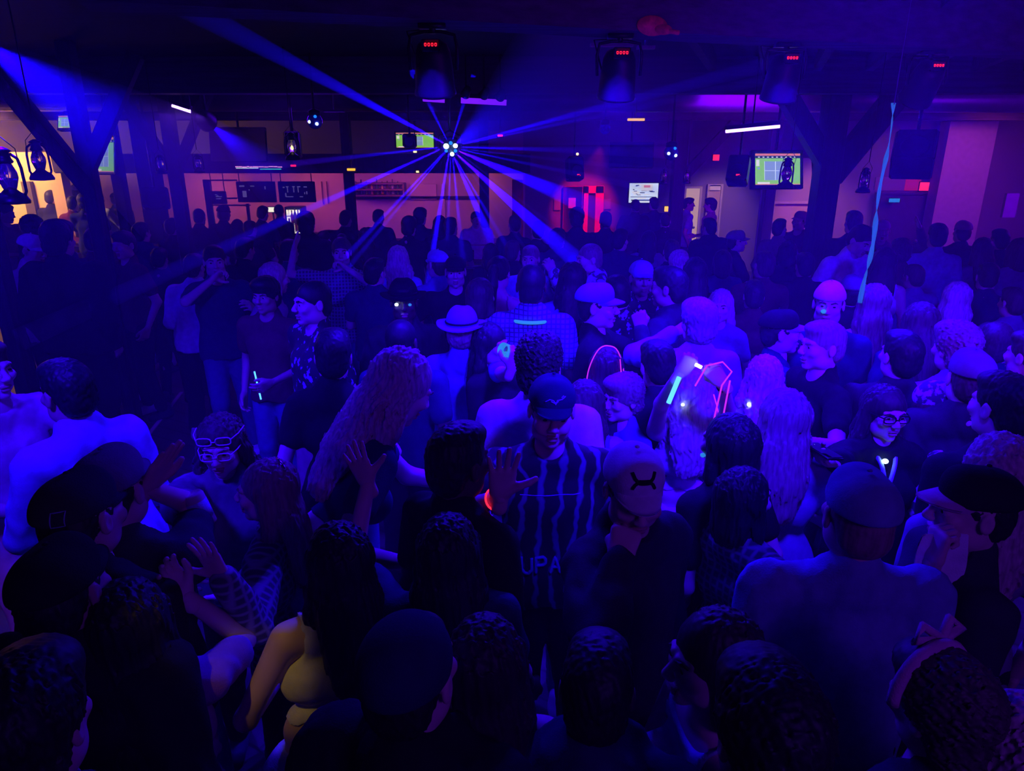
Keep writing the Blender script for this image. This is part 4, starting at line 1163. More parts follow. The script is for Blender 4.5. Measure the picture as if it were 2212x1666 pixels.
printer(707, 493, 12.35, 'black receipt printer with a yellow green light on the long bar', 1.12)
# back bar furniture
def bottles(root_u0, u1, v, Y, z, n, grp, seed, what):
    rs = random.Random(seed); cols = ['green','brownleather','glass','navy','amber_glass']
    for i in range(n):
        u = root_u0 + (u1-root_u0)*(i+.5)/n; P = at(u, v, Y); h = rs.uniform(.85, 1.1); o = MB().lathe([(.032*h,0),(.034*h,.02),(.034*h,.17*h),(.012,.23*h),(.012,.29*h),(.002,.295*h)], n=10).build('bottle', M[rs.choice(cols)], loc=(P[0], Y, z))
        tag(o, what, 'bottle', grp)
mk('amber_glass', (.30,.12,.03), rough=.15, var=0, spec=.6)
def cabinet(u0, v0, u1, v1, Y, label, d=.35, shelves=2, m='bar_wood'):
    a, b = at(u0, v0, Y), at(u1, v1, Y); W_, H_ = b[0]-a[0], a[2]-b[2]; t = empty('wall_shelf', ((a[0]+b[0])/2, Y, b[2]), 0, label, 'shelf')
    MB().box((0,d-.01,H_/2), (W_,.02,H_)).build('back_panel', M['wall_light'], t, sm=False)
    for s in (-1,1): MB().box((s*W_/2,d/2,H_/2), (.03,d,H_)).build('side_panel', M[m], t, sm=False)
    for i in range(shelves+1): MB().box((0,d/2,H_*i/shelves), (W_,d,.03)).build('shelf', M[m], t, sm=False)
    return a, b
a, b = cabinet(758, 397, 872, 423, 15.1, 'open shelf unit on the pink wall right of the thin bar post')
z0 = at(758, 423, 15.1)[2]
bottles(765, 866, 423, 15.25, z0+.02, 9, 'bottles on the open back bar shelf', 4, 'bottle standing on the open shelf on the pink wall')
a, b = at(560, 500, 15.1), at(700, 500, 15.1)
t = empty('back_bar', ((a[0]+b[0])/2, 15.2, 0), 0, 'dark back bar cabinet under the glowing bottle fridge', 'cabinet'); MB().box((0,0,.45), (b[0]-a[0],.5,.9)).build('cabinet_body', M['bar_wood'], t, sm=False); MB().box((0,-.02,.92), (b[0]-a[0]+.06,.56,.05)).build('cabinet_top', M['black_metal'], t)
a, b = at(619, 450, 15.0), at(652, 494, 15.0); H_ = a[2]-.945; W_ = b[0]-a[0]
t = empty('bottle_fridge', ((a[0]+b[0])/2, 15.0, .945), 0, 'glowing bottle fridge with white shelves behind the bar', 'fridge')
MB().box((0,.15,H_/2), (W_+.08,.36,H_+.06), bev=.01).build('fridge_case', M['black_metal'], t); MB().box((0,-.035,H_/2), (W_,.01,H_-.06)).build('lit_back', M['fridge_glow'], t, sm=False)
for i in range(3):
    MB().box((0,-.07,.06+H_*.3*i), (W_,.06,.012)).build('fridge_shelf', M['grey_metal'], t, sm=False)
bottles(622, 649, 480, 14.92, .945+.075, 4, 'bottles in the glowing fridge', 8, 'bottle in front of the white glow of the fridge')
bottles(622, 649, 480, 14.92, .945+.075+H_*.3, 4, 'bottles in the glowing fridge', 9, 'bottle in front of the white glow of the fridge')
small_light('till_screen', 579, 448, 595, 458, 14.95, 'fridge_glow', 'small yellowish till screen left of the glowing fridge', 'screen', up=False)
_o = scene.objects['till_screen']; mb = MB(); mb.tube([(0,.05,0),(0,.12,.93-_o.location[2])], .02, 8); mb.build('stand', M['black_metal'], _o)
# hanging sign panels over the bar
def panel(u0, v0, u1, v1, Y, label, marks, m='black_plastic', cat='sign', name='bar_sign', mm='scr_line', hang=True, seed=1):
    a, b = at(u0, v0, Y), at(u1, v1, Y); c = (a+b)/2; W_, H_ = b[0]-a[0], a[2]-b[2]; t = empty(name, c, 0, label, cat)
    MB().box((0,0,0), (W_,.06,H_), bev=.01).build('board', M[m], t); rs = random.Random(seed)
    mb = MB()
    for (x, z, w_, h_) in marks: mb.box(((x-.5)*W_, -.034, (z-.5)*H_), (w_*W_, .008, h_*H_))
    if marks: mb.build('lettering', M[mm], t, sm=False)
    if hang:
        mb = MB()
        for s in (-1,1): mb.tube([(s*W_*.42,0,H_/2),(s*W_*.42,0,2.30-c[2])], .008, 6)
        mb.build('hanger', M['black_metal'], t)
emis('sign_dim', (.35,.25,.75), .25); emis('sign_pale', (.55,.85,.95), .8)
panel(510, 392, 598, 437, 12.6, 'wide dark board over the bar with a few pale marks', [(.15,.78,.13,.07),(.42,.78,.10,.05),(.33,.60,.02,.05),(.75,.70,.03,.14),(.2,.4,.1,.3)], mm='sign_dim')
panel(600, 392, 683, 437, 12.6, 'wide dark scoreboard over the bar with dim violet glyphs', [(.16,.72,.05,.06),(.26,.62,.025,.28),(.26,.75,.07,.05),(.43,.62,.025,.28),(.43,.75,.07,.05),(.55,.62,.025,.28),(.57,.75,.09,.05),(.75,.74,.09,.05),(.20,.36,.03,.18),(.30,.27,.2,.04),(.62,.27,.09,.04),(.78,.46,.03,.14),(.72,.44,.02,.1)], mm='sign_dim')
panel(455, 413, 491, 441, 12.61, 'small black sign with violet scribbled writing beside the wide board', [(.38,.72,.14,.05),(.48,.66,.10,.04),(.55,.58,.4,.05),(.42,.60,.12,.04),(.5,.42,.3,.05),(.62,.45,.14,.04)], mm='sign_dim')
mb = MB(); a, b = at(510, 360, 12.50), at(608, 364, 12.50); c = (a+b)/2; t = empty('neon_sign', c, 0, 'thin glowing pink and white neon strip on the ledge above the bar', 'neon sign')
MB().box((0,.05,-.02), (b[0]-a[0]+.05,.08,.05)).build('base', M['black_metal'], t)
mb = MB(); rs = random.Random(3); x = -.40
while x < .38: w_ = rs.uniform(.03,.09); mb.box((x+w_/2,0,.012+rs.uniform(-.004,.004)), (w_,.02,.014)); x += w_+.012
emis('neon_pink', (1,.35,.75), 1.6); emis('neon_white', (.75,.9,1), 1.5); emis('neon_teal', (.05,.9,.65), 1.2)
mb.build('pink_line', M['neon_pink'], t, sm=False); MB().box((-.2,0,-.010), (.38,.02,.010)).build('white_line', M['neon_white'], t, sm=False); MB().box((.20,0,-.026), (.36,.02,.012)).build('teal_line', M['neon_teal'], t, sm=False)
# blue rail frame in front of the pink wall, left
t = empty('rail_frame', at(520, 470, 12.9), 0, 'black metal rail frame in front of the pink wall beside the small sign', 'frame'); c = at(520, 470, 12.9)
for n_, (u0, v0, u1, v1) in (('upright',(452,388,456,520)),('upright',(537,440,541,520)),('crossbar',(450,388,512,391)),('crossbar',(452,442,541,445)),('crossbar',(490,427,512,430))):
    a, b = at(u0, v0, 12.9), at(u1, v1, 12.9); z1 = b[2] if n_ == 'crossbar' else 0.0
    MB().box(((a[0]+b[0])/2-c[0], 0, (a[2]+z1)/2-c[2]), (b[0]-a[0], .04, abs(a[2]-z1)+(.0 if n_ == 'crossbar' else 0))).build(n_, M['black_metal'], t, sm=False)
# back wall furniture
t = empty('red_cabinet', (0,0,0), 0, 'bright red door standing open beside a red framed doorway', 'door')
a, b = at(1217, 402, 15.9), at(1256, 480, 15.9); zt = a[2]
MB().box(((a[0]+b[0])/2, 15.85, zt/2), (b[0]-a[0], .08, zt), bev=.01).build('door_leaf', M['door_red'], t)
a2, b2 = at(1261, 402, 15.9), at(1300, 480, 15.9); f = .10
MB().box((a2[0]+f/2, 15.85, zt/2), (f,.12,zt)).build('jamb', M['door_red'], t, sm=False); MB().box((b2[0]-f*.8, 15.85, zt/2), (f*1.8,.12,zt)).build('jamb', M['door_red'], t, sm=False)
MB().box(((a2[0]+b2[0])/2, 15.85, zt-f*.7), (b2[0]-a2[0],.12,f*1.5)).build('lintel', M['door_red'], t, sm=False); MB().box(((a2[0]+b2[0])/2, 15.93, zt/2), (b2[0]-a2[0]-f,.03,zt)).build('dark_opening', M['door_dark'], t, sm=False)
MB().box(((a[0]+b[0])/2-.02, 15.79, at(1235,438,15.9)[2]), (.16,.02,.22)).build('notice', M['pink'], t, sm=False)
def notice(u0, v0, u1, v1, Y, label, m='paper'):
    mb = MB(); qb(mb, u0, v0, u1, v1, Y-.03, .02); tag(mb.build('wall_notice', M[m], sm=False), label, 'notice')
notice(1197, 430, 1211, 454, 15.97, 'pale paper notice on the wall left of the red door', 'wall_grey'); notice(1303, 430, 1319, 452, 15.97, 'pale paper notice on the wall right of the red doorway', 'wall_grey')
notice(1534, 400, 1556, 411, 15.93, 'white notice above the right lit doorway'); notice(1893, 383, 1986, 412, 13.50, 'long pale board above the dark double door', 'wall_grey')
notice(2026, 472, 2045, 502, 13.4, 'pink tinted paper notice right of the dark double door', 'wall_light')
mb = MB(); qb(mb, 1958, 385, 1986, 412, 13.46, .04); tag(mb.build('wall_notice', M['dim_red'], sm=False), 'dull red glowing panel left of the bright exit sign', 'notice')
# pale wall that carries the double door
a, b = at(1780, 300, 13.5), at(2300, 300, 13.5); struct('wall_door', MB().box(((a[0]+b[0])/2, 13.6, H_CEIL/2), (b[0]-a[0], .2, H_CEIL)), M['wall_paint'])
a, b = at(1660, 300, 13.1), at(1772, 300, 13.1); struct('wall_booth', MB().box(((a[0]+b[0])/2, 13.15, 1.25), (b[0]-a[0], .12, 2.5)), M['wall_grey'])
a, b = at(1050, 372, 14.6), at(1130, 372, 14.6); struct('wall_pass', MB().box(((a[0]+b[0])/2, 14.7, 1.5), (b[0]-a[0], .12, 3.0)), M['wall_light'])
a, b = at(1106, 402, 13.9), at(1130, 455, 13.9)
t = tag(MB().box(((a[0]+b[0])/2, 13.95, 1.05), (b[0]-a[0], .08, 2.1), bev=.01).build('red_lit_panel', M['door_red']), 'narrow red panel at the right end of the bar', 'divider')  # red light on the panel is put into its colour
# ducts and boxes at the ceiling
mb = MB(); mb.tube([(-9.5,10.2,3.28),(-3,10.2,3.28),(4,10.4,3.28),(9.8,10.6,3.28)], .16, 16); tag(mb.build('air_duct', M['duct']), 'round grey air duct running across under the far ceiling', 'duct')
def bracket(u, v, Y, w, lab):
    P = at(u, v, Y); t = empty('ceiling_bracket', P, 0, lab, 'bracket', 'metal brackets near the ceiling')
    MB().box((0,0,0), (w,.05,.02)).build('plate', M['grey_metal'], t, sm=False); mb = MB(); mb.tube([(0,0,0),(0,0,H_CEIL-P[2])], .01, 6); mb.build('rod', M['grey_metal'], t)
bracket(1322, 97, 5.0, .28, 'metal bracket bar above the dim second stage light'); bracket(1395, 103, 5.2, .12, 'short metal bracket right of the dim stage light'); bracket(722, 240, 8.0, .22, 'thin metal bracket right of the blue lit round lamp')
for (u0, v0, u1, v1, lab) in ((1112,5,1156,18,'glowing violet ceiling light panel nearer the middle top edge'),(1216,11,1266,24,'glowing violet ceiling light panel right of the other at the top edge'),(1022,0,1046,8,'glowing violet light panel cut by the top picture edge')):
    P = atz((u0+u1)/2, (v0+v1)/2, 3.40); w_ = (u1-u0)/1500*P[1]; t = empty('ceiling_panel_light', P, 0, lab, 'ceiling light', 'violet panels in the near ceiling')
    MB().box((0,0,.0), (w_,.22,.02)).build('diffuser', M['uv_strip'], t, sm=False); MB().box((0,0,.055), (w_+.03,.25,.09)).build('housing', M['black_metal'], t, sm=False)
# high tables and stools at the left
def high_table(x, y, label, r=.34, h=1.06):
    t = empty('high_table', (x, y, 0), 0, label, 'table'); MB().lathe([(r-.02,0),(r,.012),(r,.03),(r-.01,.04)], (0,0,h-.04), 28).build('table_top', M['bar_wood'], t)
    mb = MB(); mb.tube([(0,0,.02),(0,0,h-.04)], .035, 10); mb.build('column', M['black_metal'], t); MB().lathe([(.24,0),(.24,.015),(.06,.04)], n=20).build('base', M['black_metal'], t)
def stool(x, y, rz, label):
    t = empty('bar_stool', (x, y, 0), rz, label, 'stool', 'bar stools at the left tables')
    MB().lathe([(.15,0),(.17,.01),(.17,.04),(.12,.055)], (0,0,.72), 20).build('seat', M['brownleather'], t)
    for sx in (-1,1):
        for sy in (-1,1): mb = MB(); mb.tube([(sx*.11,sy*.11,.72),(sx*.18,sy*.18,0)], .013, 6); mb.build('leg', M['black_metal'], t)
    MB().tube([(.155*math.cos(a), .155*math.sin(a), .27) for a in np.linspace(0, 2*math.pi, 17)[:-1]], .009, 6, closed=True).build('foot_ring', M['black_metal'], t)
    mb = MB()
    for i in range(5): mb.tube([(-.12+.06*i,.15,.76),(-.12+.06*i,.18,1.08)], .010, 6)
    mb.tube([(-.15,.18,1.09),(.15,.18,1.09)], .018, 8); mb.build('backrest', M['bar_wood'], t)
P = atz(60, 660, 1.06); high_table(P[0]-.1, P[1], 'round high table at the left edge with drinks', .42)
TAB1 = (P[0]-.1, P[1])
P = atz(230, 615, 1.06); high_table(P[0], P[1]+.1, 'round high table with a white napkin near the left post', .30); TAB2 = (P[0], P[1]+.1)
tag(MB().box((TAB2[0]+.02, TAB2[1]-.18, 1.063), (.14,.08,.006)).build('napkin', M['white'], sm=False), 'white folded napkin on the high table by the left post', 'napkin')
stool(atz(235,870,0)[0], atz(235,870,0)[1]+.5, 160, 'bar stool with a slatted back left of the black post'); stool(TAB1[0]+.35, TAB1[1]+1.0, 20, 'bar stool behind the left edge high table')
def cup(x, y, z, label, m='cup', name='plastic_cup', h=.11, r=.036):
    o = MB().lathe([(r*.78,0),(r*.8,.004),(r,h),(r*.93,h),(r*.74,.008),(.001,.008)], n=16).build(name, M[m], loc=(x, y, z)); return tag(o, label, 'cup')
cup(TAB1[0]+.18, TAB1[1]-.1, 1.061, 'clear plastic cup on the left edge high table, the right one'); cup(TAB1[0]-.02, TAB1[1]-.2, 1.061, 'clear plastic cup on the left edge high table, the nearer one'); cup(TAB2[0]-.1, TAB2[1], 1.061, 'clear plastic cup behind the white napkin')

for n_, (u0, v0, u1, v1, m_) in enumerate(((886,398,943,431,'wall_light'),(756,424,1082,430,'black_metal'),(1104,380,1108,470,'wall_light'),(690,392,697,440,'wall_light'),(702,392,708,440,'wall_light'),(952,398,962,470,'frame_light'))):
    mb = MB(); qb(mb, u0, v0, u1, v1, 15.42, .08); struct('trim_%d' % (60+n_), mb, M[m_])
# ---------------------------------------------------------------- beams of light in the haze
def haze_mat(k, dens, col=(1,1,1)):
    m = bpy.data.materials.new(k); m.use_nodes = True; nt = m.node_tree; nt.nodes.clear()
    o = nt.nodes.new('ShaderNodeOutputMaterial'); v = nt.nodes.new('ShaderNodeVolumeScatter'); v.inputs['Density'].default_value = dens; v.inputs['Color'].default_value = (*col, 1); v.inputs['Anisotropy'].default_value = 0
    nt.links.new(v.outputs[0], o.inputs['Volume']); M[k] = m
haze_mat('haze_beam', .9); haze_mat('haze_wide', .25)
def beam(P, Q, r1, power, m='haze_beam', r0=.006, parent=None, pname='light_beam', col=(.006,.0,1.0)):
    P, Q = V(*P), V(*Q); L = np.linalg.norm(Q-P); mb = MB(); mb.tube([P, Q], [r0, r1], 14)
    if parent is not None: mb.v[0] = mb.v[0]-V(*parent.location)
    o = mb.build(pname, M[m], parent)
    ang = 2*math.degrees(math.atan((r1)/L))
    l = lamp('beam_lamp', 'SPOT', P + (Q-P)/L*.01, power, col, Q, .004, max(1.0, ang*1.1), .4 if r1 < .3 else 1.0)
    return o
LT = [o for o in scene.objects if o.name == 'laser_light'][0]
BEAMS = [  # start lens (u,v), end (u,v,Y), end radius m, power
 ((964,312),(300,-40,4.0),.075,60),((962,318),(40,735,5.2),.09,60),((961,317),(560,362,9.0),.05,30),
 ((966,322),(505,812,5.6),.055,34),((968,322),(540,830,5.6),.045,26),((970,326),(900,760,5.8),.05,40),((971,326),(922,640,6.3),.03,22),
 ((974,330),(966,520,6.6),.02,8),((977,332),(1000,560,6.6),.03,9),((978,334),(1062,520,8.0),.06,30),((979,334),(1120,575,7.6),.035,14),
 ((983,330),(1400,700,8.6),.19,60),((985,328),(1180,600,9.2),.03,8),((987,325),(1360,480,9.0),.17,40),((986,326),(1210,500,9.6),.03,6),
 ((988,322),(1420,412,10.0),.06,18),((988,321),(1450,372,10.0),.05,10),((989,318),(1455,330,10.5),.09,22),((989,317),(1455,306,10.5),.03,6),
 ((990,313),(1700,128,6.4),.07,40),((990,314),(1720,158,6.4),.05,26),
 ((968,308),(925,222,7.3),.02,4),((976,307),(1002,222,7.3),.02,4)]
for (su, sv), (eu, ev, eY), r1, pw in BEAMS:
    beam(at(su, sv, 6.86), at(eu, ev, eY), r1, pw*150, parent=LT)
beam(at(985,310,6.88), at(1400,60,4.6), .70, 330, 'haze_wide', parent=LT)

# wash light from beyond the left edge, added lamp for the violet tube's shaft
def wash(u, v, Y, q, r1, power, label, dens='haze_wide'):
    P = at(u, v, Y); t = empty('wash_light', P, 0, label, 'stage light'); d = unit(V(*q)-P)
    Mx = frame_to(-d, V(0,0,1))
    MB().lathe([(.05,.14),(.09,.12),(.11,.0),(.11,-.03),(.10,-.03)], n=18, M=Mx).build('lamp_body', M['black_metal'], t)
    MB().lathe([(.10,-.02),(.06,-.028),(.001,-.03)], n=18, M=Mx).build('lens', M['lens_blue'], t)
    mb = MB(); mb.tube([(0,0,.05),(0,0,H_CEIL-P[2])], .015, 6); mb.build('hanger', M['black_metal'], t)
    beam(P+d*.10, q, r1, power, dens, parent=t, r0=.05)
wash(-70, 70, 4.6, at(440, 420, 9.0), .95, 1500, 'stage light beyond the left picture edge throwing a wide blue shaft')
wash(446, 262, 8.3, at(640, 420, 11.5), .55, 700, 'small stage light right of the short violet tube on the left')
# thin haze that fills the room
mb = MB(); mb.box(((XL+XR)/2, (YB+YF)/2, 1.76), (XR-XL-.02, YB-YF-.02, 3.44)); haze_mat('haze_room', .0125)
tag(mb.build('haze', M['haze_room'], sm=False), 'thin haze hanging in the whole room, lit blue and violet', 'haze', kind='stuff')
# ---------------------------------------------------------------- worn and held things
from mathutils.bvhtree import BVHTree
def strokes(ctx, obj, lines, name, m, r, local=False, parent=None, o0=(0,0,0), flat=.35):
    """raised lettering or marks laid on the front of a garment: lines are (x, z) polylines"""
    me = obj.data; bv = BVHTree.FromPolygons([v.co for v in me.vertices], [tuple(p.vertices) for p in me.polygons]); mb = MB()
    Mh = np.eye(3) if local else ctx['Mh']
    for ln in lines:
        pts = []
        for a, b in zip(ln[:-1], ln[1:]):
            n = max(2, int(np.hypot(a[0]-b[0], a[1]-b[1])/.006)+1)
            for i in range(n): pts.append((a[0]+(b[0]-a[0])*i/n, a[1]+(b[1]-a[1])*i/n))
        pts.append(ln[-1]); out = []
        for x, z in pts:
            o = V(x, -1.0, z)+V(*o0) if local else ctx['headx']([V(x, -.6, z)+V(*o0)])[0]
            d = Mh @ V(0,1,0); h = bv.ray_cast(Vector(o.tolist()), Vector(d.tolist()))
            if h[0] is not None: out.append(np.array(h[0]) - d*r*.3)
        if len(out) > 1: mb.tube(out, r, 6)
    if mb.v: return mb.build(name, M[m], parent or obj)
def child(ctx, n):
    for c in ctx['root'].children:
        if c.name.split('.')[0] == n: return c
def glasses(m='glow_blue', up=False, lens='eye_dark', r=.0026, w=.026, hh=.017):
    def f(ctx):
        mb = MB(); off = V(0,.012,.066) if up else V(0,0,0); k = 1.12 if up else 1
        for s in (-1,1):
            pts = []
            for i in range(16):
                a = 2*math.pi*i/16; c, d = math.cos(a), math.sin(a)
                pts.append((s*.033+w*math.copysign(abs(c)**.6, c), -.104+.006*abs(s*.033+w*c)/.05, .002+hh*math.copysign(abs(d)**.6, d)))
            mb.tube([V(*p)*V(k,1,1)+off for p in pts], r, 6, closed=True); mb.tube([V(s*.058*k,-.100,.008)+off, V(s*.078*k,-.05,.010)+off, V(s*.084*k,.02,.004)+off], r*.9, 6)
        mb.tube([V(-.008,-.108,.004)+off, V(.008,-.108,.004)+off], r, 6)
        mb.v = [ctx['headx'](x) for x in mb.v]; mb.build('eyeglasses', M[m], ctx['root'])
    return f
def bracelet(sd, m='glow_red', back=.02, R=.031):
    def f(ctx):
        for a in ctx['arms']:
            if a[0] == sd:
                S_, E, T = a[1], a[2], a[3]; d = unit(T-E); x = unit(np.cross(d, V(0,1,.2))); y = np.cross(d, x)
                mb = MB(); mb.tube([(T-d*back+R*(math.cos(t)*x+math.sin(t)*y))*ctx['sc'] for t in np.linspace(0, 2*math.pi, 21)[:-1]], .0035, 7, closed=True); mb.build('glow_bracelet', M[m], ctx['root'])
    return f
def cord(pts, m='glow_pink', r=.0032, name='glow_cord'):
    """light cord laid over head and shoulders, points in the head frame"""
    def f(ctx):
        for pl in pts:
            P = [V(*p) for p in pl]; out = []
            for i in range(len(P)-1):
                p0, p1, p2, p3 = P[max(i-1,0)], P[i], P[i+1], P[min(i+2,len(P)-1)]
                for t in np.linspace(0, 1, 7)[:-1]: out.append(.5*((2*p1)+(-p0+p2)*t+(2*p0-5*p1+4*p2-p3)*t*t+(-p0+3*p1-3*p2+p3)*t**3))
            out.append(P[-1]); mb = MB(); mb.tube(ctx['headx'](np.array(out)), r, 6); mb.build(name, M[m], ctx['root'])
    return f
def pin(p, m='led_white', r=.012, name='light_pin_or_glow'):
    def f(ctx):
        mb = MB(); th = np.linspace(0, math.pi, 7); mb.lathe([(max(.0005, r*math.sin(a)), r*math.cos(a)*.8) for a in th], ctx['headx']([p])[0], 12); mb.build(name, M[m], ctx['root'])
    return f
def necklace(m='glow_soft', z=-.17, R=(.075,.07), r=.004, y0=.03):
    return cord([[(R[0]*math.cos(a), y0+R[1]*math.sin(a), z-.02*(math.sin(a) < 0)*abs(math.sin(a))) for a in np.linspace(0, 2*math.pi, 15)]], m, r, 'glow_necklace')
def both(*fs):
    def f(ctx):
        for g in fs: g(ctx)
    return f
def held(ctx, sd, kind, label, tilt=0):
    p, fr = hand_world(ctx, sd); c = p + fr @ V(0,-.045,.085)
    Mx = np.stack([fr[:,1], fr[:,2], fr[:,0]], 1)      # long axis runs across the palm
    if Mx[2,2] < 0: Mx = Mx @ np.diag([1,-1,-1])
    if kind == 'can':
        o = MB().lathe([(.026,-.061),(.033,-.052),(.033,.050),(.027,.060),(.026,.058),(.001,.058)], n=20).build('drink_can', M['frame_light'], loc=c, M=Mx); tag(o, label, 'can')
        MB().lathe([(.0335,-.03),(.0335,.03)], n=20).build('label_band', M['lightblue'], o)
    elif kind == 'cup':
        o = MB().lathe([(.026,-.055),(.036,.055),(.034,.055),(.024,-.05),(.001,-.05)], n=18).build('plastic_cup', M['cup'], loc=c, M=Mx); tag(o, label, 'cup'); MB().lathe([(.025,-.05),(.031,.02),(.001,.021)], n=16).build('drink', M['drink'], o)
    elif kind == 'glowcup':
        o = MB().lathe([(.026,-.055),(.036,.055),(.034,.055),(.024,-.05),(.001,-.05)], n=18).build('plastic_cup', M['glow_soft'], loc=c, M=Mx); tag(o, label, 'cup')
    elif kind == 'phone':
        o = MB().box((0,0,0), (.012,.074,.150), bev=.004).build('phone', M['black_plastic'], loc=c, M=Mx); tag(o, label, 'phone'); MB().box((.0065,0,0), (.001,.066,.138)).build('phone_screen', M['phone'], o); MB().box((-.0065,.02,.055), (.002,.02,.03)).build('camera_lens', M['chrome'], o)
    elif kind == 'torch':
        o = MB().box((0,0,0), (.012,.074,.150), bev=.004).build('phone', M['black_plastic'], loc=c, M=Mx); tag(o, label, 'phone'); mb = MB(); mb.lathe([(.001,.006),(.012,.004),(.014,0)], (0,0,.05), 12, rot('y', -90)); mb.lathe([(.001,.006),(.012,.004),(.014,0)], (0,0,.05), 12, rot('y', 90)); mb.build('torch_light', M['led_white'], o)
    elif kind == 'stick':
        mb = MB(); mb.tube([(0,0,-.11),(0,0,.11)], .006, 8); o = mb.build('glow_stick', M['glow_blue'], loc=c, M=Mx); tag(o, label, 'glow stick')
    elif kind == 'napkin':
        mb = MB(); vv = []; ff = []; n = 8
        for k in (0, .004):
            for i in range(n+1):
                for j in range(n+1):
                    x, z = (i/n-.5)*.13, (j/n)*-.17+.02; vv.append((x, .012*math.sin(i*1.1+j*.5)+k, z))
        N1 = (n+1)**2
        for i in range(n):
            for j in range(n):
                q = (i*(n+1)+j, i*(n+1)+j+1, (i+1)*(n+1)+j+1, (i+1)*(n+1)+j); ff += [q, tuple(x+N1 for x in q)[::-1]]
        o = mb.add(vv, ff).build('napkin', M['white'], loc=p+fr @ V(0,-.02,.06)); tag(o, label, 'napkin')
mk('drink', (.45,.12,.10), rough=.2, var=0)

# ---------------------------------------------------------------- the crowd
B, J = ('pants','black'), ('pants','jeans')
# nearest row, at the lower edge
c = person('person with dark hair cut off at the lower left corner', 70, 1570, s=1.0, h=185, hair=('messy','black'), top=('tee','navy'), bottom=B)
c = person('person in black with a black cap seen from behind at lower left', 140, 1275, s=1.0, h=178, hair=('short','black'), hat=('cap','black'), top=('hood','black'), bottom=B, skin='skin_tan')
def ex(ctx):
    p = child(ctx, 'cap'); strokes(ctx, p, [], 'x', 'white', .002)
c = person('woman with long black hair and violet lit sleeves at lower left', 285, 1345, s=1.0, h=200, sex='f', hair=('verylong','black'), top=('tee','purple'), bottom=B, R=('px', {'pose':'relax','dir':(-.5,.1,.8),'palm':(.6,-.3,-.4)}, (402,1290,1.62)), L='front')
c = person('person in a dark ball cap with a pale square tag at lower left', 182, 1115, s=1.02, h=165, hair=('short','black'), hat=('cap','charcoal'), top=('tee','black'), bottom=B)
capo = child(c, 'cap')
def backmark(ctx, obj, x, z, w_, h_, m, name='tag_patch'):
    Rb = rot('z', 180); me = obj.data; bv = BVHTree.FromPolygons([v.co for v in me.vertices], [tuple(p.vertices) for p in me.polygons])
    mb = MB(); P = [(x-w_,z-h_),(x+w_,z-h_),(x+w_,z+h_),(x-w_,z+h_),(x-w_,z-h_)]; out = []
    for a, b in zip(P[:-1], P[1:]):
        for t in np.linspace(0,1,5)[:-1]:
            q = (a[0]+(b[0]-a[0])*t, a[1]+(b[1]-a[1])*t); o = ctx['headx']([V(q[0], .6, q[1])])[0]; d = ctx['Mh'] @ V(0,-1,0); h = bv.ray_cast(Vector(o.tolist()), Vector(d.tolist()))
            if h[0] is not None: out.append(np.array(h[0]))
    if len(out) > 3: mb.tube(out, .0018, 5, closed=True); mb.build(name, M[m], obj)
backmark(c, capo, -.045, .055, .012, .018, 'lightblue')
c = person('person in a plain grey cap just behind the tagged dark cap', 248, 1058, s=1.02, h=175, hair=('buzz','black'), hat=('cap','grey'), top=('tee','charcoal'), bottom=J, R=('px', {'pose':'flat','dir':(.4,.1,.6),'palm':(.3,-.3,-.8),'pole':(.5,0,-1)}, (318,1055,1.85)), L='front')
c = person('dark haired woman in a white crop top and white jeans with her back turned', 728, 1212, Y=1.66, h=-145, sex='f', lean=(0,-12), head=(0,0,10), hair=('long','black'), top=('crop','white'), bottom=('pants','whitejeans'), L='tuck', R='tuck')
c = person('woman with very long straight dark hair seen from behind below the bending woman', 970, 1190, s=1.0, h=180, sex='f', hair=('verylong','black'), top=('tee','navy'), bottom=B, L=('px', {'pose':'open','dir':(-.35,.1,.9),'palm':(.2,1,0),'pole':(-.6,-.2,-1)}, (795,1045,2.0)), R='front')
c = person('person in a charcoal knit cap at the bottom edge left of the middle', 890, 1455, s=1.0, h=160, hair=('short','black'), hat=('beanie','navy'), top=('hood','black'), bottom=B)
c = person('long haired woman in a glittering sequin top at the bottom edge', 1048, 1430, s=1.0, h=182, sex='f', hair=('long','darkbrown'), top=('tank','sequin'), bottom=B)
c = person('person in a dark hooded jacket bending down at the bottom middle', 1290, 1490, s=.94, h=170, hair=('short','black'), top=('hood','navy'), bottom=B, lean=(25,0))
c = person('woman in profile facing left with a pale top at the bottom edge', 1535, 1425, s=1.0, h=-80, sex='f', hair=('bob','darkbrown'), top=('tank','lightblue'), bottom=B, L='front', R='front', face=True)
c = person('person with a dark rounded head at the bottom edge right of the profile woman', 1655, 1590, s=1.0, h=185, hair=('messy','black'), top=('tee','black'), bottom=B)
c = person('curly haired person with a knotted headscarf at the lower right edge', 2030, 1535, s=1.0, h=-160, sex='f', hair=('curly','brown'), top=('tee','charcoal'), bottom=B)
hs_ = MB(); hs_.tube(c['headx']([((.100+rr_)*math.cos(a), -.035, .030+(.112+rr_)*math.sin(a)) for a in np.linspace(-.1, math.pi+.1, 21) for rr_ in (0,)]), .013, 8)
for s_ in (-1,1): hs_.tube(c['headx']([(-.03,-.05,.14),(-.03+s_*.04,-.07,.17),(-.03+s_*.07,-.06,.145),(-.03,-.05,.138)]), .010, 6)
hs_.build('headscarf', M['pink'], c['root'])
c = person('pale haired person cut by the lower right corner', 2196, 1610, s=.98, h=190, sex='f', hair=('wavy','blonde'), top=('tee','white'), bottom=B)
c = person('broad man in a ball cap and grey blue t shirt seen from behind', 1852, 1112, s=1.03, h=175, hair=('buzz','lightbrown'), hat=('cap','bluegrey'), top=('tee','bluegrey'), bottom=B, build=1.18, skin='skin')
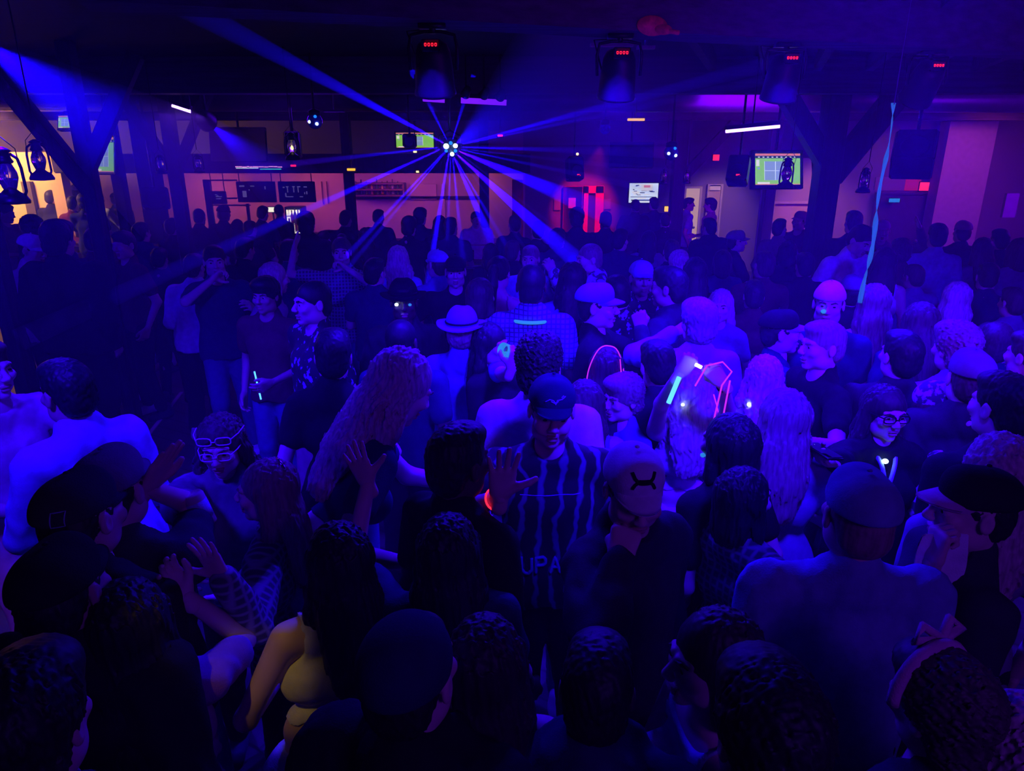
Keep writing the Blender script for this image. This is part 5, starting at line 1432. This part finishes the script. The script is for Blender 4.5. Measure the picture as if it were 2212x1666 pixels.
c = person('man in a two tone dark and pale cap facing left, hand at his mouth', 2095, 1100, s=1.0, h=-98, hair=('short','black'), hat=('cap','black','pink'), top=('tee','charcoal'), bottom=B, R=('px', {'pose':'fist','dir':(.1,.1,1),'palm':(1,0,0),'pole':(-.4,-.3,-1)}, (2015,1215,1.66)), L='front', face=True)
held(c, -1, 'napkin', 'white paper napkin held below the hand of the man in the two tone cap')
strokes(c, child(c, 'cap'), [], 'x', 'white', .002)
c = person('woman with a dark glossy bob facing right, left of the broad man', 1608, 1078, s=.98, h=120, sex='f', hair=('bob','black'), top=('shirt','flannel'), bottom=B, face=True)
c = person('man in a white ball cap with a dark crossed logo, hand at chin', 1370, 1060, s=1.02, h=34, head=(-30,12,0), hair=('short','black'), hat=('cap','white'), top=('jacket','charcoal'), bottom=B, R=('px', {'pose':'fist','dir':(.25,.5,.7),'palm':(.2,.8,-.1),'pole':(-.8,-.2,-1)}, (1338,1215,1.66)), L='down', skin='skin', build=.85,
           extras=both(bracelet(-1,'glow_red',.03), necklace('glow_soft', -.15, (.07,.06), .006)), face=True)
co_ = child(c, 'cap'); cf = []
for sg in (1,-1): cf.append([(-.030,sg*.020),(-.024,sg*.008),(-.012,-sg*.003),(.012,-sg*.003),(.024,sg*.008),(.030,sg*.020)])
strokes(c, co_, [[(x, z+.092) for x, z in l] for l in cf], 'cap_logo', 'black', .005)
c = person('dark haired man with his back turned beside the bending woman', 992, 1000, s=1.02, h=140, build=.88, hair=('short','black'), top=('tee','black'), bottom=B, skin='skin_dark')
# second row ------------------------------------------------------------------
c = person('smiling man in a dark bird logo cap and a black graphic shirt, one hand raised', 1192, 888, s=1.03, h=2, head=(0,4,3), hair=('short','black'), hat=('cap','navy'), top=('tee','drip'), bottom=B, smile=True, build=1.08,
           R=('px', {'pose':'open','dir':(.1,0,1),'palm':(0,-1,0),'pole':(-1,.2,-.8)}, (1080,1075,1.98)), L='down', extras=bracelet(-1,'glow_red',.03,.034), face=True)
strokes(c, child(c, 'cap'), [[(-.036,.068),(-.020,.079),(-.006,.076),(.001,.062),(.006,.078),(.022,.081),(.034,.090)],[(-.016,.073),(.001,.066),(.010,.076)],[(.020,.086),(.027,.093),(.030,.086)],[(-.006,.072),(.002,.068)]], 'cap_logo', 'lightblue', .0022)
def letters(x0, z, s_):
    U = [[(0,1),(0,.25),(.2,0),(.45,0),(.62,.25),(.62,1)]]; Pp = [[(0,0),(0,1),(.45,1),(.6,.85),(.6,.62),(.45,.5),(0,.5)]]; A_ = [[(0,0),(.3,1),(.62,0)],[(.12,.38),(.5,.38)]]
    out = []
    for k, g in enumerate((U, Pp, A_)):
        for l in g: out.append([(x0+(k*.88+a)*s_, z+b*s_) for a, b in l])
    return out
strokes(c, child(c, 't_shirt'), letters(-.105*c['sc'], 1.03*c['sc'], .062), 'chest_lettering', 'bluegrey', .007, local=True)
tline = [[(-.11,1.335),(.11,1.335)]]; strokes(c, child(c, 't_shirt'), [[(a*c['sc'], b*c['sc']) for a, b in l] for l in tline], 'chest_line', 'lightblue', .0018, local=True)
c = person('woman in white framed glasses with a second pair on her head, holding a can', 478, 962, s=1.0, h=8, sex='f', head=(0,8,0), hair=('wavy','brown'), top=('jacket','grey'), bottom=B, build=1.15,
           R=('px', {'pose':'grip','dir':(.75,.0,.25),'palm':(.2,-1,.1),'pole':(-.8,.2,-1)}, (392,1108,1.98)), L='down', extras=both(glasses('specs_white'), glasses('specs_white', True), cord([[(-.06,.0,-.16),(-.05,-.10,-.26),(0,-.14,-.42),(.05,-.10,-.26),(.06,0,-.16)]], 'black', .006, 'lanyard')), face=True) if mk('specs_white', (.75,.8,.9), rough=.4, var=0) is None else None
held(c, -1, 'can', 'silver drink can held by the woman with two pairs of glasses')
c = person('woman in a flannel shirt in profile facing left with her hand spread open', 575, 1062, s=.98, h=-88, sex='f', hair=('long','lightbrown'), top=('shirt','flannel'), bottom=B,
           L=('px', {'pose':'open','dir':(-.45,.1,.9),'palm':(-.3,-1,0),'pole':(.3,-.3,-1)}, (482,1250,1.68)), R='front', face=True, extras=cord([[(-.06,.03,.11),(0,.06,.125),(.03,.09,.10)]], 'chrome', .006, 'hair_clip'))
c = person('blonde woman in a dark crop top and light denim shorts bending forward', 868, 838, Y=2.45, s=1.0, h=112, sex='f', lean=(34,0), head=(10,22,0), hair=('wavy','blonde'), top=('croptee','navy'), bottom=('shorts','lightjeans'),
           R=('px', {'pose':'relax'}, (862,1215,2.15)), L='reach')
c = person('man in a light blue shirt seen in profile at the left edge', 146, 848, Y=2.55, h=-118, lean=(14,0), hair=('short','black'), top=('shirt','lightblue'), bottom=B, R='front', L='drink', skin='skin_tan', face=True)
c = person('person in a white t shirt and light jeans cut by the left edge', -28, 800, Y=2.8, h=70, hair=('short','brown'), top=('tee','pink'), bottom=('pants','lightjeans'), R='front', L='reach', skin='skin')
sh = child(c, 'shoe'); P_ = sh.data.vertices[0].co
xs_ = np.array([v.co for v in sh.data.vertices]); 
for s_ in range(3):
    mb = MB(); yc = xs_[:,1].mean()-.03+.035*s_; xm = xs_[:,0].max(); mb.tube([(xm-.004,yc,.02),(xm-.002,yc+.012,.05),(xm-.018,yc+.02,.075)], .005, 5); mb.build('shoe_stripe', M['white'], sh)
P_ = atz(116, 1445, 0); o = MB().lathe([(.030,0),(.045,.12),(.043,.12),(.028,.004),(.001,.004)], n=18).build('plastic_cup', M['orange'], loc=(P_[0], P_[1], 0)); tag(o, 'red plastic cup standing on the floor at lower left', 'cup')
c = person('man with dark curly hair in a bright white shirt behind the bird logo cap man', 1165, 792, s=1.02, h=170, hair=('curly','darkbrown'), top=('shirtshort','white'), bottom=J, Y=2.78)
c = person('curly haired person in a pale top left of the raised bare arm', 1345, 862, s=.97, h=-60, sex='f', hair=('curly','lightbrown'), top=('tee','bluegrey'), bottom=J)
c = person('long haired woman with a glowing pink cord looped over her head', 1308, 795, s=1.0, h=182, sex='f', hair=('verylong','brown'), top=('strap','bluegrey'), bottom=J,
           extras=cord([[(-.14,.10,-.30),(-.115,.08,-.12),(-.06,.07,.10),(0,.06,.145),(.06,.07,.12),(.11,.08,.0),(.12,.10,-.16)],[(.12,.12,-.16),(.10,.13,-.24)],[(-.06,.10,.08),(-.075,.15,-.10),(-.10,.17,-.28),(-.15,.12,-.36)],[(-.12,.12,-.14),(-.12,.15,-.28)]]))
c = person('blonde curly woman with both arms raised holding a glowing pink cord, white shorts', 1492, 838, s=1.03, h=176, sex='f', hair=('wavy','blonde'), top=('strap','white'), bottom=('shorts','whitejeans'),
           L=('px', {'pose':'fist','dir':(.5,0,.8),'palm':(0,1,0),'pole':(-1,0,-.3)}, (1492,752,2.55)), R=('px', {'pose':'fist','dir':(-.6,0,.7),'palm':(0,1,0),'pole':(1,0,-.3)}, (1566,775,2.50)),
           extras=both(pin((.055,.13,-.04),'led_white',.008), cord([[(-.13,.10,-.30),(-.125,.09,-.12),(-.09,.09,.0)],[(-.11,.12,-.12),(-.13,.12,-.30)]], 'glow_pink', .003), bracelet(-1,'black',.02,.028)))
p_, _f = hand_world(c, -1)
mb = MB(); q_ = p_+V(-.02,-.03,.05); mb.tube([q_+V(-.10,0,-.05), q_+V(-.06,0,.035), q_+V(0,0,.05), q_+V(.04,0,.01), q_+V(.0,-.02,-.04), q_+V(-.02,-.02,-.20)], .0035, 6); mb.tube([q_+V(.03,-.02,-.02), q_+V(.015,-.03,-.16), q_+V(.0,-.03,-.26)], .0035, 6)
tag(mb.build('light_string', M['glow_pink']), 'glowing pink cord gripped in the raised hand of the blonde curly woman', 'light string')
p_, _f = hand_world(c, 1); q_ = p_+V(-.03,-.04,-.05); mb = MB(); mb.tube([q_+V(-.015,0,-.06), q_+V(.02,0,.05)], .010, 8); tag(mb.build('glow_stick', M['glow_blue']), 'pale blue glow stick beside the raised arm of the blonde curly woman', 'glow stick')
q_ = p_+V(.06,-.05,.05); mb = MB(); mb.tube([q_+V(-.012,0,.006), q_+V(.012,0,-.006)], .007, 8); tag(mb.build('glow_stick', M['led_white']), 'short bright glow stick between the raised hands of the blonde curly woman', 'glow stick')
c = person('wavy blonde woman with a white light pin in her hair, back turned', 1648, 815, s=1.0, h=175, sex='f', hair=('wavy','blonde'), top=('tee','lightblue'), bottom=J, extras=pin((.085,.11,-.12),'led_white',.011))
c = person('man with a pale cap in profile facing right close to another man', 1688, 718, s=1.0, h=78, hair=('short','black'), hat=('cap','black','lightblue'), top=('tee','navy'), bottom=J, face=True)
c = person('man in a black t shirt in profile facing left close to another man', 1775, 748, s=1.02, h=-82, hair=('short','lightbrown'), top=('tee','black'), bottom=J, L=('px', {'pose':'relax'}, (1745,955,2.8)), R='down', face=True)
c = person('woman in dark framed glasses and a black jacket facing the camera on the right', 1912, 892, s=1.0, h=2, sex='f', hair=('long','darkbrown'), top=('jacket','black'), bottom=B, extras=both(glasses('black', r=.0032), pin((-.02,-.10,-.20),'led_white',.013), cord([[(-.055,-.03,-.17),(-.03,-.09,-.22),(.0,-.115,-.33),(.035,-.09,-.22),(.055,-.03,-.17)]], 'lightblue', .010, 'open_collar')), face=True,
           R=('px', {'pose':'grip','dir':(-.8,-.2,.1),'palm':(0,0,1),'pole':(-.5,0,-1)}, (1800,1010,2.1)), L='down')
held(c, -1, 'torch', 'phone with its torch shining beside the woman in dark framed glasses')
c = person('dark haired person with blue lit cheeks below the blonde curly woman', 1572, 962, s=.98, h=-150, sex='f', hair=('bob','black'), top=('tee','black'), bottom=B, Y=2.3, extras=pin((.06,-.06,-.05),'glow_soft',.010))  # glowing dot stands in for the blue light on the cheek
c = person('person with a patterned cloth wrapped over the head on the right', 2032, 880, s=.98, h=70, sex='f', hair=('bob','brown'), hat=('beanie','bandana'), top=('hood','bandana'), bottom=B, face=True)
c = person('big man with black hair and black shirt turned away at the right edge', 2162, 880, s=1.04, h=195, hair=('short','black'), top=('tee','black'), bottom=B, build=1.2)
c = person('blonde wavy haired woman behind the man in the two tone cap', 2150, 1018, s=1.0, h=170, sex='f', hair=('wavy','blonde'), top=('tee','purple'), bottom=B, Y=1.95)
c = person('person in a grey cap between the headband woman and the black haired man', 2092, 818, s=1.0, h=165, hair=('short','brown'), hat=('cap','grey'), top=('tee','charcoal'), bottom=B, Y=2.85)
c = person('woman with curly hair and a pale headband on the right', 2062, 755, s=1.0, h=190, sex='f', hair=('curly','lightbrown'), top=('tee','purple'), bottom=B, Y=3.3)
c = person('dark buzz cut man between the glowing glasses and the bending woman', 868, 738, s=1.0, h=170, hair=('buzz','black'), top=('tee','navy'), bottom=B, skin='skin_dark')
c = person('man in a short brimmed hat and blue t shirt raising a drink, back turned', 1000, 712, s=1.0, h=172, hair=('messy','lightbrown'), hat=('fedora','bluegrey'), top=('tee','bluegrey'), bottom=J, R=('px', {'pose':'grip','dir':(.3,.2,.9),'palm':(-.5,.5,0),'pole':(.2,-.2,-1)}, (1108,800,3.25)), L='down')
held(c, -1, 'glowcup', 'glowing pale blue cup raised by the man in the short brimmed hat')
c = person('dark haired woman facing right holding a lit phone beside the plaid shirt man', 1062, 745, s=1.0, h=60, sex='f', hair=('long','black'), top=('tee','black'), bottom=B, L='phone', R='front', Y=3.75)
held(c, 1, 'phone', 'lit phone held up by the dark haired woman beside the plaid shirt man')
c = person('man with a dark buzz cut in a plaid shirt with a glowing blue collar', 1148, 618, Y=4.25, h=175, hair=('buzz','black'), top=('shirtshort','plaid'), bottom=J, skin='skin_dark', extras=necklace('glow_soft', -.185, (.10,.075), .011, .03))
c = person('man in a dark ball cap smiling in profile facing right', 1292, 662, Y=3.95, h=72, hair=('short','black'), hat=('cap','bluegrey'), top=('polo','black'), bottom=B, smile=True, face=True, L='reach', R='down')
# middle rows -------------------------------------------------------------------
c = person('dark haired boy in a maroon shirt facing the camera on the left', 574, 640, s=1.0, h=-12, hair=('messy','black'), top=('tee','maroon'), bottom=J, skin='skin_tan', L='front', R='down', face=True)
held(c, 1, 'stick', 'thin blue glow stick held by the boy in the maroon shirt')
c = person('large man in a black printed t shirt and pale trousers facing left', 674, 655, s=1.0, Y=4.05, h=-50, hair=('buzz','black'), top=('tee','floral'), bottom=('pants','tan'), build=1.28, L='down', R='down', face=True)
c = person('man in a loose white shirt and black trousers walking away on the left', 420, 578, Y=6.3, h=178, lean=(14,0), hair=('short','brown'), top=('shirt','white'), bottom=('wide','black'), build=1.18, L='front', R='front')
c = person('man in a dark t shirt with his forearm stretched to the right', 464, 566, Y=5.9, h=25, hair=('short','brown'), top=('tee','navy'), bottom=J, L=('px', {'pose':'relax'}, (548,668,5.6)), R='mouth', face=True)
c = person('pale haired person bending in a pink top behind the maroon shirt boy', 594, 602, Y=5.3, h=130, sex='f', lean=(18,0), hair=('bob','blonde'), top=('long','pink'), bottom=J)
c = person('woman in a plaid shirt facing the camera with her elbow raised', 738, 545, Y=6.3, h=8, sex='f', hair=('bun','brown'), top=('shirtshort','flannel'), bottom=J, L='mouth', R='upbent', face=True, smile=True)
c = person('blonde woman with long wavy hair turned away left of the middle', 862, 560, Y=6.5, h=172, sex='f', hair=('wavy','blonde'), top=('long','lightblue'), bottom=('skirt','lightblue'), L='drink', R='down')
c = person('man in a pale cap half hidden behind the man in a black t shirt', 944, 572, Y=6.3, h=-140, hair=('short','brown'), hat=('cap','lightblue'), top=('tee','bluegrey'), bottom=J)
c = person('man in a dark cap and black t shirt facing the camera in the middle', 984, 588, Y=5.6, h=4, hair=('short','black'), hat=('cap','black'), top=('tee','black'), bottom=J, build=1.22, L='hip', R='hip', face=True)
c = person('person in a black brimmed hat with small glowing glasses', 872, 652, Y=4.35, h=10, hair=('short','black'), hat=('fedora','black'), top=('shirt','charcoal'), bottom=J, skin='skin_dark', extras=both(pin((-.045,-.108,.006),'led_white',.012,'glowing_lens'), pin((.034,-.108,.002),'glow_soft',.011,'glowing_lens')), face=True)
c = person('woman with a dark ponytail and bare shoulders turned away', 1078, 590, Y=5.4, h=165, sex='f', hair=('pony','black'), top=('strap','pink'), bottom=J)
c = person('pale faced man hugged by the man in the camouflage hoodie', 1146, 560, Y=6.5, h=-15, hair=('short','lightbrown'), top=('tee','lightblue'), bottom=J, smile=True, face=True)
c = person('man in a pale camouflage hoodie leaning over to hug his friend', 1272, 560, Y=6.0, h=-75, lean=(22,0), hair=('buzz','lightbrown'), top=('hood','camo'), bottom=J, R=('px', {'pose':'relax'}, (1190,585,6.3)), L=('px', {'pose':'relax'}, (1195,590,5.9)), face=True)
c = person('man in a black flowered shirt with a pale blue cap front', 1386, 602, Y=5.1, h=5, hair=('short','black'), hat=('cap','lightblue'), top=('shirt','floral'), bottom=B, skin='skin_tan', face=True)
c = person('dark haired man in black clasping hands with the smiling cap man', 1444, 622, Y=4.4, h=-120, hair=('short','black'), top=('shirt','charcoal'), bottom=B, L=('px', {'pose':'fist'}, (1385,712,4.1)), R='down', skin='skin_tan')
c = person('long black haired woman turned away right of the clasped hands', 1500, 590, Y=5.6, h=175, sex='f', hair=('long','black'), top=('tee','black'), bottom=B)
c = person('pale curly haired person behind the long black haired woman', 1466, 572, Y=6.5, h=160, sex='f', hair=('curly','blonde'), top=('tee','pink'), bottom=J)
c = person('blonde woman with straight hair facing the camera right of the middle', 1556, 662, s=1.02, h=-22, sex='f', hair=('long','blonde'), top=('tee','purple'), bottom=J, face=True)
c = person('pale haired person with a hand on the head in front of the blonde woman', 1508, 700, Y=3.75, h=190, hair=('messy','grey'), top=('shirt','lightblue'), bottom=J, L='mouth')
c = person('person in a maroon top turned away right of the straight haired blonde', 1628, 640, Y=4.9, h=170, sex='f', hair=('short','darkbrown'), top=('long','maroon'), bottom=B)
c = person('man in a backwards white cap with blue light on his face', 1790, 658, Y=4.1, h=-25, hair=('short','brown'), hat=('capback','white'), top=('tee','navy'), bottom=J, face=True, extras=pin((-.02,-.11,-.02),'glow_soft',.016))  # glowing dot on the face stands in for the blue light there
c = person('man in a grey cap turned away beside the backwards white cap', 1838, 632, Y=5.0, h=165, hair=('short','black'), hat=('cap','grey'), top=('tee','charcoal'), bottom=J)
c = person('woman with long brown hair in a glittering halter top, back turned', 1884, 655, Y=4.05, h=178, sex='f', hair=('verylong','lightbrown'), top=('strap','sequin'), bottom=J)
c = person('man in a white polo shirt leaning forward by the thick post', 1858, 520, Y=6.6, h=25, lean=(20,0), head=(0,20,0), hair=('short','black'), top=('polo','white'), bottom=B, build=1.15, L='front', R='down', face=True)
c = person('tall man with a flat haircut behind the white polo man', 1843, 482, Y=8.2, h=175, hair=('short','brown'), top=('tee','charcoal'), bottom=J)
c = person('person in a pink tinted cap raising an arm right of the ribbon', 1906, 500, Y=8.0, h=-20, hair=('short','brown'), hat=('cap','pink'), top=('shirt','tan'), bottom=J, L='upbent')
c = person('woman in a white top right of the white polo man', 1908, 568, Y=5.9, h=160, sex='f', hair=('long','darkbrown'), top=('tank','white'), bottom=B)
c = person('tall man in a pale shirt turned away on the right', 2024, 512, Y=7.2, h=165, hair=('short','black'), top=('tee','lightblue'), bottom=J)
c = person('person in a pink cap in the violet haze on the right', 2078, 502, Y=8.2, h=170, hair=('short','brown'), hat=('cap','pink'), top=('tee','navy'), bottom=B)
c = person('woman with long pale hair and bare arms turned away on the right', 2062, 645, Y=4.9, h=172, sex='f', hair=('verylong','blonde'), top=('strap','purple'), bottom=J, L='hip', R='hip')
c = person('person in dark clothes in the haze at the right edge behind the pale haired woman', 2186, 655, Y=4.8, h=185, hair=('short','brown'), top=('tee','purple'), bottom=B)
c = person('person at the right edge with bright blue lit shoulder', 2222, 770, Y=3.3, h=200, hair=('short','brown'), top=('tee','lightblue'), bottom=B)
c = person('man in a baggy top and white jeans left of the white shirt man', 306, 505, Y=8.3, h=170, hair=('short','black'), top=('hood','navy'), bottom=('pants','lightjeans'))
c = person('man in a white cap and pink shirt facing right at the left high table', 72, 540, Y=6.3, h=80, head=(0,14,0), hair=('short','black'), hat=('cap','white'), top=('shirt','pink'), bottom=B, L='front', R='front')
c = person('large man in a dark jacket turned away at the left high table', 128, 520, Y=5.55, h=178, hair=('messy','black'), top=('jacket','black'), bottom=B, build=1.3)
# far rows: (u, v, Y, heading, sex, hair, hat, top, trousers, label)
FAR = [
 (76,498,8.6,175,'f',('afro','black'),None,('tee','black'),'person with a big round black hairdo in front of the warm lit hall'),
 (117,505,7.8,170,'m',('messy','black'),None,('tee','charcoal'),'dark haired person right of the big round hairdo on the left'),
 (12,462,10.0,90,'m',('short','brown'),None,('tee','tan'),'person in tan cut by the left edge in the warm lit hall'),
 (112,428,13.0,170,'m',('short','black'),None,('tee','black'),'dark haired person furthest left in the distant group on the left'),
 (136,424,13.6,175,'m',('short','black'),('cap','grey'),('tee','tan'),'person in a grey cap in the distant group on the left'),
 (165,415,13.9,-150,'m',('short','brown'),('cap','tan'),('shirt','tan'),'tallest person with a pale cap in the distant group on the left'),
 (158,441,12.4,180,'m',('short','black'),None,('tee','maroon'),'short dark haired person in front of the pale cap in the distant left group'),
 (184,438,12.0,175,'m',('messy','black'),None,('tee','navy'),'round headed person in the middle of the distant left group'),
 (212,430,12.9,160,'f',('bun','black'),None,('shirt','lightblue'),'person in a pale shirt at the right of the distant left group'),
 (250,432,12.2,185,'m',('short','brown'),('cap','black'),('tee','bluegrey'),'person in a dark cap between the two left posts'),
 (204,522,7.2,170,'m',('short','black'),None,('tee','maroon'),'dark haired person just left of the black post'),
 (268,530,6.7,-40,'m',('short','brown'),None,('tee','maroon'),'man with a reddish lit face just right of the black post'),
 (372,492,9.6,180,'m',('short','black'),None,('tee','black'),'dark figure in front of the hanging bar speaker'),
 (431,470,10.4,175,'m',('buzz','black'),None,('tee','black'),'round headed dark figure against the pink bar wall'),
 (484,462,10.8,180,'m',('short','grey'),('cap','black'),('tee','navy'),'figure in a cap below the small scribbled sign'),
 (514,492,10.6,178,'f',('long','black'),None,('tee','black'),'long haired dark figure right of the capped figure at the bar'),
 (541,496,10.2,176,'m',('short','black'),None,('tee','charcoal'),'short dark figure left of the till screen'),
 (568,462,11.6,170,'m',('short','black'),None,('tee','navy'),'figure with blue lit hair left of the till screen'),
 (603,458,11.8,185,'f',('pony','black'),None,('tee','black'),'figure between the till screen and the glowing fridge'),
 (662,486,8.2,178,'m',('messy','black'),None,('hood','black'),'tall dark figure right of the glowing fridge'),
 (700,520,8.6,170,'m',('short','black'),None,('tee','black'),'dark figure behind the plaid shirt woman'),
 (747,474,10.3,175,'m',('short','black'),None,('tee','black'),'dark figure left of the thin bar post'),
 (790,512,9.3,180,'f',('long','black'),None,('tee','charcoal'),'dark long haired figure right of the thin bar post'),
 (818,470,11.2,170,'m',('short','brown'),None,('tee','navy'),'small figure with a pale ear at the bar right of the thin post'),
 (884,492,8.9,172,'m',('messy','black'),None,('tee','black'),'dark haired figure with a pale backpack strap behind the blonde woman'),
 (908,470,10.4,165,'m',('curly','black'),None,('tee','navy'),'curly headed figure at the bar under the laser light'),
 (950,486,9.8,178,'f',('bob','black'),None,('tee','black'),'dark figure crossed by the downward blue beams'),
 (974,492,9.0,182,'m',('short','black'),None,('tee','navy'),'bluish figure left of the service counter'),
 (1028,474,11.4,0,'m',('short','black'),None,('shirt','white'),'bartender in a white shirt behind the service counter'),
 (1112,486,9.6,175,'m',('short','brown'),None,('tee','navy'),'figure right of the service counter in the blue beam'),
 (1108,545,7.4,178,'m',('short','brown'),None,('tee','charcoal'),'dark figure behind the ponytail woman'),
 (1060,548,7.6,172,'f',('long','black'),None,('tee','black'),'dark long haired figure below the service counter'),
 (1162,500,8.8,180,'m',('short','black'),None,('tee','black'),'dark figure left of the red door'),
 (1246,474,9.2,176,'f',('curly','black'),None,('tee','black'),'bushy haired figure in front of the red door'),
 (1204,520,8.0,178,'m',('messy','black'),None,('hood','navy'),'hooded dark figure below the red door'),
 (1308,478,9.8,182,'m',('short','black'),None,('tee','black'),'dark figure right of the red doorway'),
 (1340,520,7.8,170,'m',('short','black'),None,('tee','navy'),'dark figure behind the camouflage hoodie'),
 (1372,446,12.8,178,'m',('buzz','black'),None,('tee','black'),'broad silhouette left in front of the menu screen'),
 (1412,442,12.9,184,'m',('short','black'),None,('tee','navy'),'broad silhouette right in front of the menu screen'),
 (1400,520,8.6,175,'f',('long','black'),None,('tee','purple'),'hazy long haired figure below the menu screen'),
 (1437,478,11.0,180,'m',('short','black'),None,('tee','black'),'dark figure left of the thin wooden post at the back'),
 (1450,545,7.2,185,'m',('short','brown'),None,('tee','navy'),'figure behind the pale curly haired person'),
 (1488,442,13.6,100,'m',('short','black'),None,('tee','lightblue'),'man in a pale shirt standing before the cream lit doorway'),
 (1534,444,12.6,-110,'m',('short','black'),None,('tee','tan'),'man before the right lit doorway facing the pale shirt man'),
 (1532,492,9.4,178,'m',('short','black'),None,('hood','black'),'broad black silhouette below the two lit doorways'),
 (1592,522,8.0,80,'m',('short','black'),('cap','grey'),('tee','black'),'man in a pale backed cap facing right below the slim speaker'),
 (1560,566,6.9,175,'f',('bob','black'),None,('tee','navy'),'dark haired figure behind the straight haired blonde'),
 (1684,494,9.2,130,'m',('short','brown'),None,('shirt','tan'),'orange lit figure in tan at the booth doorway'),
 (1728,478,9.6,-60,'m',('short','black'),('cap','pink'),('tee','maroon'),'taller figure in a pale cap at the booth doorway'),
 (1700,545,7.4,176,'f',('bob','black'),None,('tee','black'),'dark figure in front of the booth doorway'),
 (1738,575,6.6,170,'m',('short','black'),None,('tee','black'),'dark figure left of the thick post'),
 (1650,575,6.5,180,'m',('short','brown'),None,('tee','maroon'),'reddish dark figure above the maroon top person'),
 (1945,545,7.0,178,'f',('curly','brown'),None,('tee','maroon'),'reddish figure right of the white top woman'),
 (1972,600,5.7,170,'m',('short','brown'),None,('tee','purple'),'violet lit figure left of the pale haired woman'),
 (2120,540,7.0,182,'f',('long','brown'),None,('tee','purple'),'hazy violet long haired figure on the far right'),
 (2158,520,7.8,176,'m',('short','black'),None,('tee','navy'),'hazy dark figure near the right edge'),
 (2198,545,7.0,180,'f',('bob','brown'),None,('tee','purple'),'hazy figure cut by the right edge'),
 (2132,600,5.8,172,'m',('short','black'),None,('tee','navy'),'dark hazy figure behind the pale haired woman on the right'),
 (1985,700,4.2,165,'f',('long','brown'),None,('tee','navy'),'dark figure right of the glittering halter top woman'),
 (2150,745,3.7,178,'m',('short','brown'),None,('tee','navy'),'dark figure behind the headband woman at the right'),
 (1232,605,5.0,178,'f',('long','black'),None,('tee','bluegrey'),'dark long haired figure right of the plaid shirt man'),
 (1335,635,4.6,165,'m',('short','black'),None,('shirt','floral'),'dark figure in a white flowered shirt behind the smiling cap man'),
 (1040,640,4.9,172,'f',('bob','brown'),None,('tank','purple'),'bare shouldered figure behind the short brimmed hat'),
 (810,590,6.0,180,'m',('short','black'),None,('tee','navy'),'dark figure left of the long wavy blonde'),
 (530,540,7.3,175,'m',('short','black'),None,('tee','black'),'dark figure behind the outstretched forearm'),
 (625,545,7.0,182,'m',('short','black'),None,('tee','navy'),'dark figure behind the pink top person'),
 (345,560,7.0,178,'m',('short','black'),None,('tee','black'),'dark figure left of the loose white shirt man'),
 (720,770,3.1,170,'f',('short','black'),None,('tee','black'),'dark figure behind the bending woman at her back'),
 (1420,790,3.2,178,'m',('short','black'),None,('tee','charcoal'),'dark figure between the pink cord and the raised arm'),
 (1262,872,2.95,176,'f',('long','brown'),None,('tank','bluegrey'),'bare shouldered figure behind the white logo cap'),
 (1945,770,3.25,178,'m',('short','black'),None,('tee','charcoal'),'dark figure above the woman in dark framed glasses'),
 (1690,905,2.5,172,'f',('long','lightbrown'),None,('tee','purple'),'long haired figure below the white light pin'),
]
for u_, v_, Y_, h_, sx, hr, ht, tp, lab in FAR:
    rs = random.Random(u_*3+v_)
    person(lab, u_, v_, Y=Y_, h=h_+rs.uniform(-12,12), sex=sx, hair=hr, hat=ht, top=tp, bottom=rs.choice([B, J, ('pants','charcoal')]), L=rs.choice(['down','front','drink','pocket']), R=rs.choice(['down','front','fold' if h_ > 150 else 'down','drink']),
           skin=rs.choice(['skin','skin','skin_tan']), build=rs.uniform(.95,1.15), lean=(rs.uniform(-2,6), rs.uniform(-3,3)), head=(rs.uniform(-20,20), rs.uniform(-4,10), rs.uniform(-6,6)), group='far crowd' if Y_ > 8.9 else None)
for p in PEOPLE:
    if p[-1]: print('PERSON', p)
